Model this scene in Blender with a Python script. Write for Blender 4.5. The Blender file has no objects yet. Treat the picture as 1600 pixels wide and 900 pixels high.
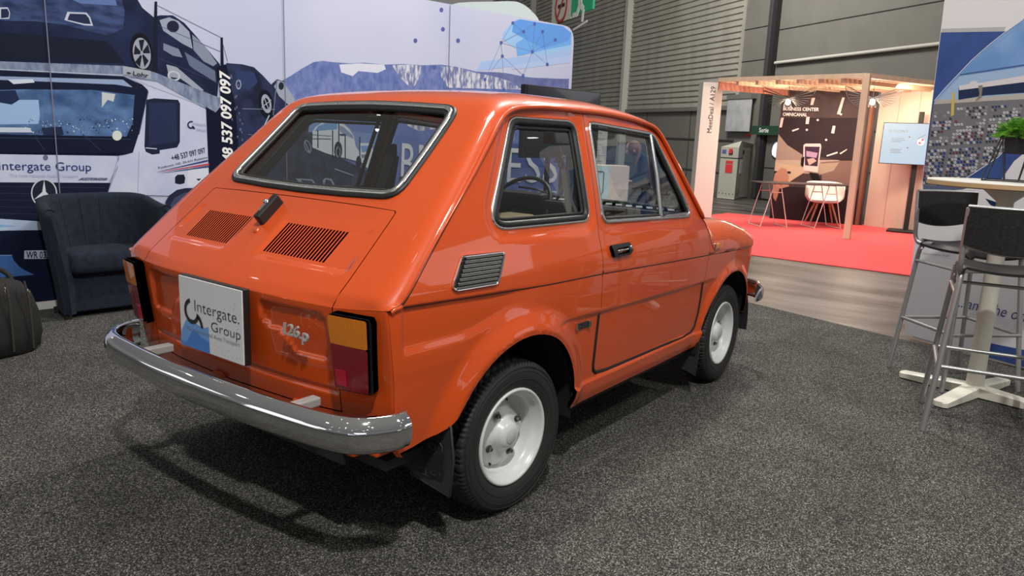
import bpy, bmesh, math, random
import numpy as np
from mathutils import Vector, Matrix
from mathutils.geometry import delaunay_2d_cdt
random.seed(7)
SC = bpy.context.scene
COL = SC.collection

# ------------------------------------------------------------------ camera
CAM = np.array([-1.9128, -2.0499, 1.2394]); YAW, PITCH, ROLL, FPX = .6392, .2006, .0394, 1190.0
_f = np.array([math.cos(YAW)*math.cos(PITCH), math.sin(YAW)*math.cos(PITCH), -math.sin(PITCH)])
_r = np.array([math.sin(YAW), -math.cos(YAW), 0.]); _u = np.cross(_r, _f)
_cr, _sr = math.cos(ROLL), math.sin(ROLL)
CR, CU = _cr*_r + _sr*_u, -_sr*_r + _cr*_u
cam = bpy.data.cameras.new('camera'); cam.sensor_width = 36; cam.lens = FPX*36/1600; cam.clip_start = .05; cam.clip_end = 200
camo = bpy.data.objects.new('camera', cam); COL.objects.link(camo)
camo.matrix_world = Matrix([[CR[0], CU[0], -_f[0], CAM[0]], [CR[1], CU[1], -_f[1], CAM[1]], [CR[2], CU[2], -_f[2], CAM[2]], [0, 0, 0, 1]])
SC.camera = camo
SC.view_settings.view_transform = 'Standard'; SC.view_settings.look = 'None'
SC.view_settings.gamma = 1; SC.view_settings.use_curve_mapping = False
SC.view_settings.exposure = 0.0

def ray(px):
    d = _f + CR*(px[0]-800)/FPX - CU*(px[1]-450)/FPX
    return d/np.linalg.norm(d)
def at(px, P0, n):                       # where the sight line of a photo point meets a real plane
    d = ray(px); P0 = np.asarray(P0, float); n = np.asarray(n, float)
    return CAM + d*(((P0-CAM)@n)/(d@n))
def atz(px, z=0.): return at(px, (0, 0, z), (0, 0, 1))
def zo(o, s, pts): return [(o[0]+a/s, o[1]+b/s) for a, b in pts]

# ------------------------------------------------------------------ world: the rest of the lit hall
W = bpy.data.worlds.new('hall_light'); SC.world = W; W.use_nodes = True
nt = W.node_tree; nt.nodes.clear()
def N(t, **k):
    n = nt.nodes.new(t)
    for a, b in k.items(): setattr(n, a, b)
    return n
wo = N('ShaderNodeOutputWorld'); bg = N('ShaderNodeBackground'); tc = N('ShaderNodeTexCoord')
sep = N('ShaderNodeSeparateXYZ'); nt.links.new(tc.outputs['Generated'], sep.inputs[0])
ramp = N('ShaderNodeValToRGB'); e = ramp.color_ramp.elements
mp = N('ShaderNodeMapRange'); mp.inputs[1].default_value = -1; mp.inputs[2].default_value = 1
nt.links.new(sep.outputs[2], mp.inputs[0]); nt.links.new(mp.outputs[0], ramp.inputs[0])
e[0].position = 0; e[0].color = (.05, .05, .05, 1); e[1].position = .49; e[1].color = (.10, .10, .10, 1)
for p, c in ((.50, (.22, .21, .22, 1)), (.56, (.34, .33, .33, 1)), (.62, (.24, .24, .25, 1)), (.8, (.33, .325, .31, 1)), (1., (.42, .41, .38, 1))):
    q = e.new(p); q.color = c
mul = N('ShaderNodeVectorMath', operation='MULTIPLY'); mul.inputs[1].default_value = (1, 1, 2.2)
nt.links.new(tc.outputs['Generated'], mul.inputs[0])
vo = N('ShaderNodeTexVoronoi'); vo.inputs['Scale'].default_value = 5.2; nt.links.new(mul.outputs[0], vo.inputs['Vector'])
cr2 = N('ShaderNodeValToRGB'); cr2.color_ramp.interpolation = 'CONSTANT'
cr2.color_ramp.elements[0].color = (14, 13.4, 12.5, 1); cr2.color_ramp.elements[1].position = .105; cr2.color_ramp.elements[1].color = (0, 0, 0, 1)
nt.links.new(vo.outputs['Distance'], cr2.inputs[0])
gt = N('ShaderNodeMath', operation='GREATER_THAN'); gt.inputs[1].default_value = .38; nt.links.new(sep.outputs[2], gt.inputs[0])
mx = N('ShaderNodeMixRGB', blend_type='MIX'); nt.links.new(gt.outputs[0], mx.inputs[0]); mx.inputs[1].default_value = (0, 0, 0, 1); nt.links.new(cr2.outputs[0], mx.inputs[2])
# bright stands along the aisles
vo2 = N('ShaderNodeTexVoronoi'); vo2.inputs['Scale'].default_value = 4.0; vo2.distance = 'CHEBYCHEV'; nt.links.new(tc.outputs['Generated'], vo2.inputs['Vector'])
sepc = N('ShaderNodeSeparateColor'); nt.links.new(vo2.outputs['Color'], sepc.inputs[0])
g2 = N('ShaderNodeMath', operation='GREATER_THAN'); g2.inputs[1].default_value = .72; nt.links.new(sepc.outputs[0], g2.inputs[0])
b1 = N('ShaderNodeMath', operation='LESS_THAN'); b1.inputs[1].default_value = .22; nt.links.new(sep.outputs[2], b1.inputs[0])
b2 = N('ShaderNodeMath', operation='GREATER_THAN'); b2.inputs[1].default_value = -.02; nt.links.new(sep.outputs[2], b2.inputs[0])
m1 = N('ShaderNodeMath', operation='MULTIPLY'); nt.links.new(b1.outputs[0], m1.inputs[0]); nt.links.new(b2.outputs[0], m1.inputs[1])
m2 = N('ShaderNodeMath', operation='MULTIPLY'); nt.links.new(m1.outputs[0], m2.inputs[0]); nt.links.new(g2.outputs[0], m2.inputs[1])
ad = N('ShaderNodeMixRGB', blend_type='ADD'); ad.inputs[0].default_value = 1; nt.links.new(ramp.outputs[0], ad.inputs[1]); nt.links.new(mx.outputs[0], ad.inputs[2])
ad2 = N('ShaderNodeMixRGB', blend_type='ADD'); nt.links.new(m2.outputs[0], ad2.inputs[0]); nt.links.new(ad.outputs[0], ad2.inputs[1]); ad2.inputs[2].default_value = (1.9, 1.92, 2.0, 1)
nt.links.new(ad2.outputs[0], bg.inputs[0]); bg.inputs[1].default_value = .62; nt.links.new(bg.outputs[0], wo.inputs[0])

# ------------------------------------------------------------------ hall lamps
def area(name, loc, target, size, power, col=(1, .97, .93), sy=None):
    l = bpy.data.lights.new(name, 'AREA'); l.energy = power; l.color = col; l.size = size
    if sy: l.shape = 'RECTANGLE'; l.size_y = sy
    o = bpy.data.objects.new(name, l); COL.objects.link(o); o.location = loc
    o.rotation_euler = (Vector(target)-Vector(loc)).to_track_quat('-Z', 'Y').to_euler(); return o
area('hall_spotlight_rear', (-2.3, -2.9, 5.2), (0, 0, .3), .22, 230)
area('hall_spotlight_front', (3.6, .4, 5.6), (.3, .0, .3), .30, 190)
area('hall_flood_side', (1.6, -4.6, 5.0), (.6, 0, .6), .5, 90)
area('hall_flood_banner', (.6, -.6, 5.2), (2.2, 3., 1.0), 1.0, 70)
area('aisle_flood', (7.5, .6, 6.5), (7.6, .8, 0), 1.6, 330, (1, .95, .88))
area('far_wall_flood', (11.0, 4.5, 6.5), (16, 6, 2.5), 1.5, 560, (1, .96, .88))

# ------------------------------------------------------------------ materials
_M = {}
def mat(name, col, rough=.6, metal=0., coat=0., emit=None, es=0., alpha=None, spec=.5, trans=0.):
    if name in _M: return _M[name]
    m = bpy.data.materials.new(name); m.use_nodes = True; b = m.node_tree.nodes['Principled BSDF']
    b.inputs['Base Color'].default_value = (*col, 1); b.inputs['Roughness'].default_value = rough
    b.inputs['Metallic'].default_value = metal; b.inputs['Coat Weight'].default_value = coat; b.inputs['Coat Roughness'].default_value = .03
    b.inputs['Specular IOR Level'].default_value = spec; b.inputs['Transmission Weight'].default_value = trans
    if emit: b.inputs['Emission Color'].default_value = (*emit, 1); b.inputs['Emission Strength'].default_value = es
    m.diffuse_color = (*col, 1); _M[name] = m; return m
def s2l(r, g, b): 
    return tuple(((c/255)/12.92 if c/255 <= .04045 else ((c/255+.055)/1.055)**2.4) for c in (r, g, b))
def noisy(name, c1, c2, scale, rough=.6, bump=0., detail=3., stretch=(1, 1, 1), lo=.35, hi=.65, bscale=None, metal=0., coat=0., rough2=None):
    if name in _M: return _M[name]
    m = mat(name, c1, rough, metal, coat, spec=.15 if name.startswith('print') else .5); t = m.node_tree; b = t.nodes['Principled BSDF']
    tc = t.nodes.new('ShaderNodeTexCoord'); mp = t.nodes.new('ShaderNodeMapping'); mp.inputs['Scale'].default_value = stretch
    n = t.nodes.new('ShaderNodeTexNoise'); n.inputs['Scale'].default_value = scale; n.inputs['Detail'].default_value = detail
    r = t.nodes.new('ShaderNodeValToRGB'); r.color_ramp.elements[0].position = lo; r.color_ramp.elements[1].position = hi
    r.color_ramp.elements[0].color = (*c1, 1); r.color_ramp.elements[1].color = (*c2, 1)
    t.links.new(tc.outputs['Object'], mp.inputs[0]); t.links.new(mp.outputs[0], n.inputs['Vector'])
    t.links.new(n.outputs['Fac'], r.inputs[0]); t.links.new(r.outputs[0], b.inputs['Base Color'])
    if rough2 is not None:
        q = t.nodes.new('ShaderNodeMapRange'); q.inputs[3].default_value = rough; q.inputs[4].default_value = rough2
        t.links.new(n.outputs['Fac'], q.inputs[0]); t.links.new(q.outputs[0], b.inputs['Roughness'])
    if bump:
        n2 = n
        if bscale:
            n2 = t.nodes.new('ShaderNodeTexNoise'); n2.inputs['Scale'].default_value = bscale; t.links.new(mp.outputs[0], n2.inputs['Vector'])
        bp = t.nodes.new('ShaderNodeBump'); bp.inputs['Strength'].default_value = bump; bp.inputs['Distance'].default_value = .01
        t.links.new(n2.outputs['Fac'], bp.inputs['Height']); t.links.new(bp.outputs[0], b.inputs['Normal'])
    return m
def glassmat(name, tint, refl=1.0):
    if name in _M: return _M[name]
    m = bpy.data.materials.new(name); m.use_nodes = True; t = m.node_tree; t.nodes.clear()
    o = t.nodes.new('ShaderNodeOutputMaterial'); tr = t.nodes.new('ShaderNodeBsdfTransparent'); tr.inputs[0].default_value = (*tint, 1)
    gl = t.nodes.new('ShaderNodeBsdfGlossy'); gl.inputs['Roughness'].default_value = .01; gl.inputs[0].default_value = (refl, refl, refl, 1)
    lw = t.nodes.new('ShaderNodeLayerWeight'); lw.inputs[0].default_value = .5
    pw_ = t.nodes.new('ShaderNodeMath'); pw_.operation = 'POWER'; pw_.inputs[1].default_value = 4.5; t.links.new(lw.outputs['Facing'], pw_.inputs[0])
    fr = t.nodes.new('ShaderNodeMath'); fr.operation = 'MULTIPLY_ADD'; fr.inputs[1].default_value = .9; fr.inputs[2].default_value = .085; t.links.new(pw_.outputs[0], fr.inputs[0])
    mx = t.nodes.new('ShaderNodeMixShader'); t.links.new(fr.outputs[0], mx.inputs[0]); t.links.new(tr.outputs[0], mx.inputs[1]); t.links.new(gl.outputs[0], mx.inputs[2])
    t.links.new(mx.outputs[0], o.inputs[0]); _M[name] = m; return m
PAINT = mat('orange_paint', (.60, .072, .007), .36, 0, 1.0, spec=.25)
CHROME = mat('chrome', (.72, .72, .73), .05, 1.0)
ALU = mat('brushed_alloy_trim', (.72, .72, .70), .22, 1.0)
RUBBER = mat('black_rubber', (.012, .012, .012), .45)
BLACK = mat('matt_black', (.008, .008, .008), .7)
GLASS = glassmat('window_glass', (.80, .84, .82))

# ------------------------------------------------------------------ mesh helpers
class MB:
    def __init__(s): s.v = []; s.f = []; s.mi = []; s.mats = []; s.sm = []
    def mid(s, m):
        if m not in s.mats: s.mats.append(m)
        return s.mats.index(m)
    def add(s, vs, fs, m=None, smooth=False):
        o = len(s.v); s.v += [tuple(map(float, p)) for p in vs]; k = s.mid(m)
        for f in fs: s.f.append(tuple(i+o for i in f)); s.mi.append(k); s.sm.append(smooth)
        return s
    def box(s, c, d, m=None, R=None, bev=0.):
        bm = bmesh.new(); bmesh.ops.create_cube(bm, size=1)
        for v in bm.verts: v.co = Vector((v.co.x*d[0], v.co.y*d[1], v.co.z*d[2]))
        if bev: bmesh.ops.bevel(bm, geom=bm.edges[:], offset=bev, segments=2, affect='EDGES', profile=.5)
        M = (R.to_4x4() if R else Matrix()); M.translation = Vector(c)
        bmesh.ops.transform(bm, matrix=M, verts=bm.verts)
        bm.verts.index_update(); s.add([v.co for v in bm.verts], [[v.index for v in f.verts] for f in bm.faces], m); bm.free(); return s
    def bar(s, a, b, w, h, m=None, up=(0, 0, 1), bev=0.):
        a, b = Vector(a), Vector(b); z = (b-a); L = z.length; z.normalize(); u = Vector(up)
        x = u.cross(z)
        if x.length < 1e-4: x = Vector((1, 0, 0)).cross(z)
        x.normalize(); y = z.cross(x)
        return s.box((a+b)/2, (w, h, L), m, Matrix((x, y, z)).transposed(), bev)
    def tube(s, pts, r, m=None, n=10, closed=False, cap=True, flat=None):
        P = [Vector(p) for p in pts]; k = len(P); rr = r if isinstance(r, (list, tuple)) else [r]*k
        rings = []; prev = None
        for i, p in enumerate(P):
            if closed: t = P[(i+1) % k]-P[i-1]
            else: t = P[min(i+1, k-1)]-P[max(i-1, 0)]
            if t.length < 1e-9: t = Vector((0, 0, 1))
            t.normalize()
            if prev is None:
                a = Vector((0, 0, 1)) if abs(t.z) < .9 else Vector((1, 0, 0)); x = a.cross(t).normalized()
            else:
                x = prev-t*prev.dot(t); x.normalize()
            prev = x; y = t.cross(x)
            rings.append([p+x*math.cos(2*math.pi*j/n)*rr[i]+y*math.sin(2*math.pi*j/n)*rr[i] for j in range(n)])
        vs = [v for R_ in rings for v in R_]; fs = []
        for i in range(k if closed else k-1):
            a, b = i*n, ((i+1) % k)*n
            # closed tubes: match ring rotation
            for j in range(n): fs.append((a+j, a+(j+1) % n, b+(j+1) % n, b+j))
        s.add(vs, fs, m, True)
        if cap and not closed: s.add(rings[0], [tuple(range(n))[::-1]], m); s.add(rings[-1], [tuple(range(n))], m)
        return s
    def lathe(s, prof, c, axis=(0, 0, 1), m=None, n=32, smooth=True, mod=None):
        z = Vector(axis).normalized(); x = Vector((1, 0, 0)) if abs(z.x) < .9 else Vector((0, 0, 1)); x = (x-z*x.dot(z)).normalized(); y = z.cross(x); c = Vector(c)
        vs = []; k = len(prof)
        for j in range(n):
            a = 2*math.pi*j/n
            for i, (r, h) in enumerate(prof):
                if mod: r, h = mod(i, a, r, h)
                vs.append(c+(x*math.cos(a)+y*math.sin(a))*r+z*h)
        fs = [(j*k+i, ((j+1) % n)*k+i, ((j+1) % n)*k+i+1, j*k+i+1) for j in range(n) for i in range(k-1)]
        return s.add(vs, fs, m, smooth)
    def prism(s, poly, thick, frame, m=None, side=None):
        # poly in 2D, frame=(origin, xdir, ydir, normal)
        O, X, Y, Z = [Vector(q) for q in frame]; n = len(poly)
        a = [O+X*p[0]+Y*p[1] for p in poly]; b = [p+Z*thick for p in a]
        s.add(a+b, [tuple(range(n))[::-1], tuple(range(n, 2*n))], m)
        s.add(a+b, [(i, (i+1) % n, n+(i+1) % n, n+i) for i in range(n)], side or m); return s
    def obj(s, name, parent=None, bevel=0., sub=0):
        me = bpy.data.meshes.new(name); me.from_pydata(s.v, [], s.f); me.update()
        for m in s.mats: me.materials.append(m)
        me.polygons.foreach_set('material_index', s.mi); me.polygons.foreach_set('use_smooth', s.sm)
        o = bpy.data.objects.new(name, me); COL.objects.link(o)
        if parent is not None: o.parent = parent; o.matrix_parent_inverse = Matrix.Translation(-Vector(world_loc(parent)))
        if bevel:
            b = o.modifiers.new('bevel', 'BEVEL'); b.width = bevel; b.segments = 2; b.limit_method = 'ANGLE'
        if sub: b = o.modifiers.new('sub', 'SUBSURF'); b.levels = sub; b.render_levels = sub
        return o
def world_loc(o):
    return Vector(o.location) if o.parent is None else Vector((0, 0, 0))
def tag(o, label=None, cat=None, group=None, kind=None):
    if label: o['label'] = label
    if cat: o['category'] = cat
    if group: o['group'] = group
    if kind: o['kind'] = kind
    return o
def thing(name, label, cat, loc=(0, 0, 0), group=None):
    o = bpy.data.objects.new(name, None); COL.objects.link(o); o.location = loc; o.empty_display_size = .1
    return tag(o, label, cat, group)
def reloc(root, loc, rz=0.):        # moves a thing built around the origin
    root.location = loc; root.rotation_euler = (0, 0, rz)
def text2d(txt, bold=0., shear=0., spacing=1.):
    c = bpy.data.curves.new('txt', 'FONT'); c.body = txt; c.size = 1; c.offset = bold; c.shear = shear; c.space_character = spacing; c.resolution_u = 3
    o = bpy.data.objects.new('txt', c); COL.objects.link(o); dg = bpy.context.evaluated_depsgraph_get(); dg.update()
    me = bpy.data.meshes.new_from_object(o.evaluated_get(dg)); vs = [(v.co.x, v.co.y) for v in me.vertices]; fs = [tuple(p.vertices) for p in me.polygons]
    bpy.data.objects.remove(o); bpy.data.curves.remove(c); bpy.data.meshes.remove(me); return vs, fs
def put_text(mb, txt, O, X, Y, Nn, cap, m, width=None, bold=0., shear=0., spacing=1., lift=.001, align='L', thick=0.):
    # O: baseline left point; cap: capital height; width: total width to fit
    vs, fs = text2d(txt, bold, shear, spacing)
    if not vs: return
    x0 = min(v[0] for v in vs); x1 = max(v[0] for v in vs); k = cap/.70
    kx = (width/(x1-x0)) if width else k
    O, X, Y, Nn = [Vector(q) for q in (O, X, Y, Nn)]
    off = {'L': x0, 'C': (x0+x1)/2, 'R': x1}[align]
    P = [O+X*((v[0]-off)*kx)+Y*(v[1]*k)+Nn*(lift+thick) for v in vs]; mb.add(P, fs, m)
    if thick:
        E = {}
        for f in fs:
            for a, b in zip(f, f[1:]+f[:1]):
                if (b, a) in E: del E[(b, a)]
                else: E[(a, b)] = 1
        Q = [p-Nn*thick for p in P]; n = len(P)
        mb.add(P+Q, [(b, a, n+a, n+b) for a, b in E], m)
def catmull(P, n=6, closed=False):
    P = [np.array(p, float) for p in P]; k = len(P); out = []
    for i in range(k if closed else k-1):
        p1, p2 = P[i], P[(i+1) % k]
        p0 = P[i-1] if (closed or i > 0) else 2*p1-p2
        p3 = P[(i+2) % k] if (closed or i+2 < k) else 2*p2-p1
        for j in range(n):
            t = j/n; out.append(.5*((2*p1)+(p2-p0)*t+(2*p0-5*p1+4*p2-p3)*t*t+(3*p1-p0-3*p2+p3)*t**3))
    if not closed: out.append(P[-1])
    return out
def roundpoly(P, r, n=5):           # rounded polygon; r scalar or list
    out = []; k = len(P)
    for i in range(k):
        p = np.array(P[i], float); a = np.array(P[i-1], float)-p; b = np.array(P[(i+1) % k], float)-p
        ri = r[i] if isinstance(r, (list, tuple)) else r
        la, lb = np.linalg.norm(a), np.linalg.norm(b); a /= la; b /= lb
        c = np.clip(a@b, -1, 1); th = math.acos(c)
        d = min(ri/math.tan(th/2) if th > .02 else 0, .48*la, .48*lb)
        A, B = p+a*d, p+b*d
        for j in range(n+1):
            t = j/n; out.append((1-t)**2*A+2*t*(1-t)*p+t*t*B)
    return out
# ================================================================== setting
TILE = noisy('hall_tile_floor', (.022, .018, .016), (.115, .105, .098), 3.6, .50, .5, 9, (1, .25, 1), .38, .64, bscale=12, rough2=.34)
def carpet_mat():
    m = noisy('charcoal_carpet', (.78, .78, .78), (1.10, 1.10, 1.10), 3.0, .95, 0, 4, lo=.3, hi=.7); t = m.node_tree; b = t.nodes['Principled BSDF']; rp = [n for n in t.nodes if n.type == 'VALTORGB'][0]
    tc = [n for n in t.nodes if n.type == 'TEX_COORD'][0]; v = t.nodes.new('ShaderNodeTexVoronoi'); v.inputs['Scale'].default_value = 310; t.links.new(tc.outputs['Object'], v.inputs['Vector'])
    sp = t.nodes.new('ShaderNodeSeparateColor'); t.links.new(v.outputs['Color'], sp.inputs[0]); r = t.nodes.new('ShaderNodeValToRGB'); e = r.color_ramp.elements
    e[0].position = 0; e[0].color = (.012, .012, .0115, 1); e[1].position = 1; e[1].color = (.33, .32, .285, 1)
    q = e.new(.55); q.color = (.045, .0445, .041, 1); q = e.new(.85); q.color = (.13, .127, .115, 1)
    t.links.new(sp.outputs[0], r.inputs[0]); mm = t.nodes.new('ShaderNodeMixRGB'); mm.blend_type = 'MULTIPLY'; mm.inputs[0].default_value = 1
    t.links.new(r.outputs[0], mm.inputs[1]); t.links.new(rp.outputs[0], mm.inputs[2]); t.links.new(mm.outputs[0], b.inputs['Base Color']); b.inputs['Specular IOR Level'].default_value = .1; return m
CARPET = carpet_mat()
RED = noisy('red_carpet', (.72, .06, .065), (.82, .10, .10), 120, .9, .2)
m = MB(); m.add([(-8, -12, -.012), (40, -12, -.012), (40, 30, -.012), (-8, 30, -.012)], [(0, 1, 2, 3)], TILE); tag(m.obj('floor'), 'dark wood-look tiled hall floor beyond the carpets', kind='structure')
ed = [(2.95, -3.2), (3.34, -1.95), (3.60, -1.13), (3.96, .02), (4.5, 1.8), (4.95, 3.3), (-6, 5.0), (-6, -6), (2.3, -6)]
m = MB(); m.prism(ed, -.010, ((0, 0, 0), (1, 0, 0), (0, 1, 0), (0, 0, 1)), CARPET)
tag(m.obj('carpet'), 'charcoal grey speckled carpet under the orange car and the bar stools', 'carpet')
rc = [(6.54, 1.6), (6.50, -1.5), (11.6, -1.5), (11.6, .2), (11.2, 3.0), (9.95, 3.1), (7.4, 3.0)]
m = MB(); m.prism(rc, -.008, ((0, 0, -.002), (1, 0, 0), (0, 1, 0), (0, 0, 1)), RED)
tag(m.obj('red_carpet'), 'bright red carpet laid under the wooden booth', 'carpet')

# back wall of the hall
BA = math.radians(55.); BD = np.array([math.cos(BA), math.sin(BA), 0]); BN = np.array([-math.sin(BA), math.cos(BA), 0]); BP = np.array([15.2, 3.75, 0])
def bw(px): 
    q = at(px, BP, BN); return ((q-BP)@BD, q[2])
def bwp(s, z, off=0.): return BP+BD*s+BN*off+np.array([0, 0, z])
TOW = BN                 # towards the camera
WGREY = noisy('hall_wall_grey', (.128, .124, .110), (.142, .138, .122), 2.5, .6, 0)
WPAN = noisy('hall_wall_panel', (.110, .107, .096), (.120, .116, .104), 3, .55, .03)
def cmat():
    m = noisy('corrugated_cladding', (.27, .262, .225), (.33, .32, .28), 3, .5, 0, 4, (1, 1, .2)); return m
CORR = cmat(); PALE = mat('pale_steel_post', (.42, .41, .37), .5); DSTEEL = mat('dark_steel', (.035, .035, .037), .5)
def wallbox(mb, s0, s1, z0, z1, d0, d1, m, bev=0):
    c = bwp((s0+s1)/2, (z0+z1)/2, (d0+d1)/2); R = Matrix((BD, BN, (0, 0, 1))).transposed()
    mb.box(c, (abs(s1-s0), abs(d1-d0), abs(z1-z0)), m, R, bev)
sg = bw((1200, 200))[0]                              # the dark joint beside the doors
zr = bw((1040, 170))[1]
m = MB(); wallbox(m, -8, 22, -.01, 9, -.3, 0, WGREY)
tag(m.obj('wall_back'), 'grey steel wall at the far end of the hall', kind='structure')
# corrugated cladding, one folded sheet
cl = MB(); s0, s1 = bw((1158, 100))[0], 22.; z0 = zr+.02; zz = z0; prof = []
while zz < 8.6:
    prof += [(zz, .05), (zz+.085, .05), (zz+.10, .012), (zz+.125, .012), (zz+.14, .05)]; zz += .14
vs = []; fs = []
for z, d in prof: vs += [bwp(s0, z, d), bwp(s1, z, d)]
for i in range(len(prof)-1): fs.append((2*i, 2*i+1, 2*i+3, 2*i+2))
cl.add(vs, fs, CORR); wallbox(cl, s0-.02, s0+.02, z0, 8.6, 0, .06, CORR)
tag(cl.obj('trim_1'), 'corrugated metal cladding on the upper back wall', kind='structure')
m = MB(); wallbox(m, s0, 22, zr-.09, zr+.02, 0, .10, WGREY, .008); wallbox(m, s0, 22, bw((1060, 216))[1]-.02, bw((1060, 216))[1]+.01, 0, .03, DSTEEL)
tag(m.obj('trim_2'), 'steel rail below the corrugated cladding', kind='structure')
m = MB()
for k, px in enumerate((1078, 1010, 930)):
    sk = bw((px, 200))[0]; wallbox(m, sk-.012, sk+.012, 0, zr-.09, 0, .012, DSTEEL)
wallbox(m, s0, 22, bw((1080, 265))[1]-.015, bw((1080, 265))[1]+.015, 0, .02, DSTEEL)
tag(m.obj('trim_3'), 'dark joints between the lower wall panels', kind='structure')
sp = bw((985, 80))[0]; m = MB(); wallbox(m, sp-.10, sp+.10, 0, 9, 0, .22, PALE, .01); tag(m.obj('trim_4'), 'pale steel post running up the back wall', kind='structure')
sp2 = bw((838, 10))[0]; m = MB(); wallbox(m, sp2-.10, sp2+.10, 0, 9, 0, .22, PALE, .01); tag(m.obj('trim_5'), 'second pale steel post on the back wall', kind='structure')
m = MB(); wallbox(m, sg-.05, sg+.05, 0, 9, 0, .12, BLACK); wallbox(m, sg+.05, sg+.16, 0, 9, 0, .16, DSTEEL, .01); tag(m.obj('trim_6'), 'dark vertical joint column beside the exit doors', kind='structure')
# right part: big smooth panels with joints
m = MB()
for p in ((1300, 32), (1300, 205), (1300, 265)): zz = bw(p)[1]; wallbox(m, -8, sg-.06, zz-.008, zz+.008, 0, .01, BLACK)
for p in ((1175, 45), (1175, 95)): zz = bw(p)[1]; wallbox(m, sg+.16, s0, zz-.008, zz+.008, 0, .01, BLACK)
tag(m.obj('trim_7'), 'thin joints between the smooth wall panels', kind='structure')
zz = (bw((1230, 95))[1]+bw((1460, 73))[1])/2; m = MB(); m.tube([bwp(sg-.1, zz, .06), bwp(-8, zz, .06)], .035, PALE)
tag(m.obj('trim_8'), 'pale pipe along the smooth grey wall', kind='structure')

# exit door leaf with porthole and its sign
q0, q1 = bw((1240, 200))[0], sg-.07
ztop = bw((1215, 205))[1]
m = MB(); wallbox(m, q0-1.6, q1, .02, ztop, .01, .05, WPAN, .006); zm = bw((1200, 262))[1]; wallbox(m, q0-1.6, q1, zm-.01, zm+.01, .05, .056, BLACK)
dr_ = tag(m.obj('door_1'), 'grey steel exit door with a round porthole', kind='structure')
cs, cz = bw((1214, 234)); r0 = (bw((1214, 220))[1]-bw((1214, 248))[1])/2
PORT = mat('daylight_porthole', (.7, .8, .95), .3, emit=(.62, .78, 1.), es=1.0)
m = MB(); m.lathe([(0, .0), (r0*.86, .0)], bwp(cs-.08, cz, .062), BN, PORT, 32); m.lathe([(r0*.84, 0), (r0*.86, .02), (r0*.98, .02), (r0, 0)], bwp(cs-.08, cz, .055), BN, ALU, 32)
m.obj('porthole', dr_)
a, b = bw((1187, 197)), bw((1236, 212)); GREEN = mat('exit_green', s2l(28, 62, 44), .5); WHITE = mat('print_white', (.78, .78, .76), .5)
m = MB(); wallbox(m, b[0]-.5, a[0], b[1], a[1], .16, .20, GREEN)
so = tag(m.obj('exit_sign'), 'dark green sign reading Sortie above the porthole door', 'sign')
m = MB(); hh = (a[1]-b[1])
put_text(m, 'Sortie', bwp(bw((1198, 207))[0], b[1]+hh*.28, .20), -BD, (0, 0, 1), BN, hh*.5, WHITE, bold=.01); m.obj('lettering', so)
# frosted panel beside the door
m = MB(); a, b = bw((1145, 156)), bw((1177, 206)); wallbox(m, b[0], a[0], b[1], a[1], .10, .14, noisy('perforated_screen', (.30, .31, .32), (.42, .43, .45), 3, .3), .006)
wallbox(m, b[0]-.02, a[0]+.02, a[1], a[1]+.1, 0, .16, WGREY)
tag(m.obj('wall_screen'), 'pale perforated metal panel fixed above the fire cabinet', 'panel')
m = MB(); a, b = bw((1166, 211)), bw((1173, 213)); wallbox(m, b[0], a[0], b[1], a[1]+.02, .0, .03, mat('red_plastic', (.45, .02, .02), .5)); tag(m.obj('call_point'), 'tiny red plate on the wall between screen and fire cabinet', 'plate')
# fire cabinet with pitched front
CABM = mat('cabinet_enamel', (.36, .36, .30), .5); REDL = mat('label_red', (.55, .03, .03), .5)
A, B, C = atz((1120, 309)), atz((1147, 312)), atz((1162, 305)); D_ = C+BN*-.6+BD*.1; E_ = A+(D_-C)
A, B, C, D_, E_ = [np.array([*p[:2], 0.]) for p in (A, B, C, D_, E_)]
nAB = np.cross(B-A, (0, 0, 1)); nAB /= np.linalg.norm(nAB); nAB = nAB*(-1 if nAB@(CAM-A) < 0 else 1)
zt = at((1124, 229), A, nAB)[2]; zp = at((1149, 224), B, nAB)[2]; zmid = at((1128, 246), A, nAB)[2]
cr_ = thing('fire_cabinet', 'olive grey fire cabinet with red labels standing by the back wall', 'cabinet', tuple(A))
m = MB(); P = [A, B, C, D_, E_]; n = 5; Z = np.array([0, 0, 1.])
m.add([p+Z*.04 for p in P]+[p+Z*zt for p in P], [(i, (i+1) % n, n+(i+1) % n, n+i) for i in range(n)], CABM)
apex = (A+B+C+D_+E_)/5*.4+B*.6; m.add([p+Z*zt for p in P]+[apex+Z*(zt+.14)], [(i, (i+1) % n, n) for i in range(n)], CABM)
m.add([p*1.0+Z*0 for p in P]+[p+Z*.04 for p in P], [(i, (i+1) % n, n+(i+1) % n, n+i) for i in range(n)], PALE)
m.obj('cabinet_body', cr_)
m = MB(); up = Z
def onface(P0, P1, u0, u1, v0, v1, d, mt, mb):
    X = (P1-P0); L = np.linalg.norm(X); X = X/L; nn = np.cross(X, Z); nn = nn*(-1 if nn@(CAM-P0) < 0 else 1)
    c = P0+X*L*(u0+u1)/2+Z*(v0+v1)/2+nn*d/2; mb.box(c, (L*(u1-u0), d, v1-v0), mt, Matrix((X, nn, Z)).transposed())
onface(A, B, 0, 1, zmid-.008, zmid+.008, .006, BLACK, m); onface(B, C, 0, 1, zmid-.008, zmid+.008, .006, BLACK, m); m.obj('door_joint', cr_)
m = MB(); onface(A, B, .48, .68, zmid+.08, zt-.08, .02, BLACK, m); onface(A, B, .50, .66, zmid+.10, zmid+.2, .024, REDL, m); m.obj('handle', cr_); m = MB(); onface(B, C, .45, .72, zmid+.08, zt-.06, .02, BLACK, m); m.obj('handle', cr_)
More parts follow.
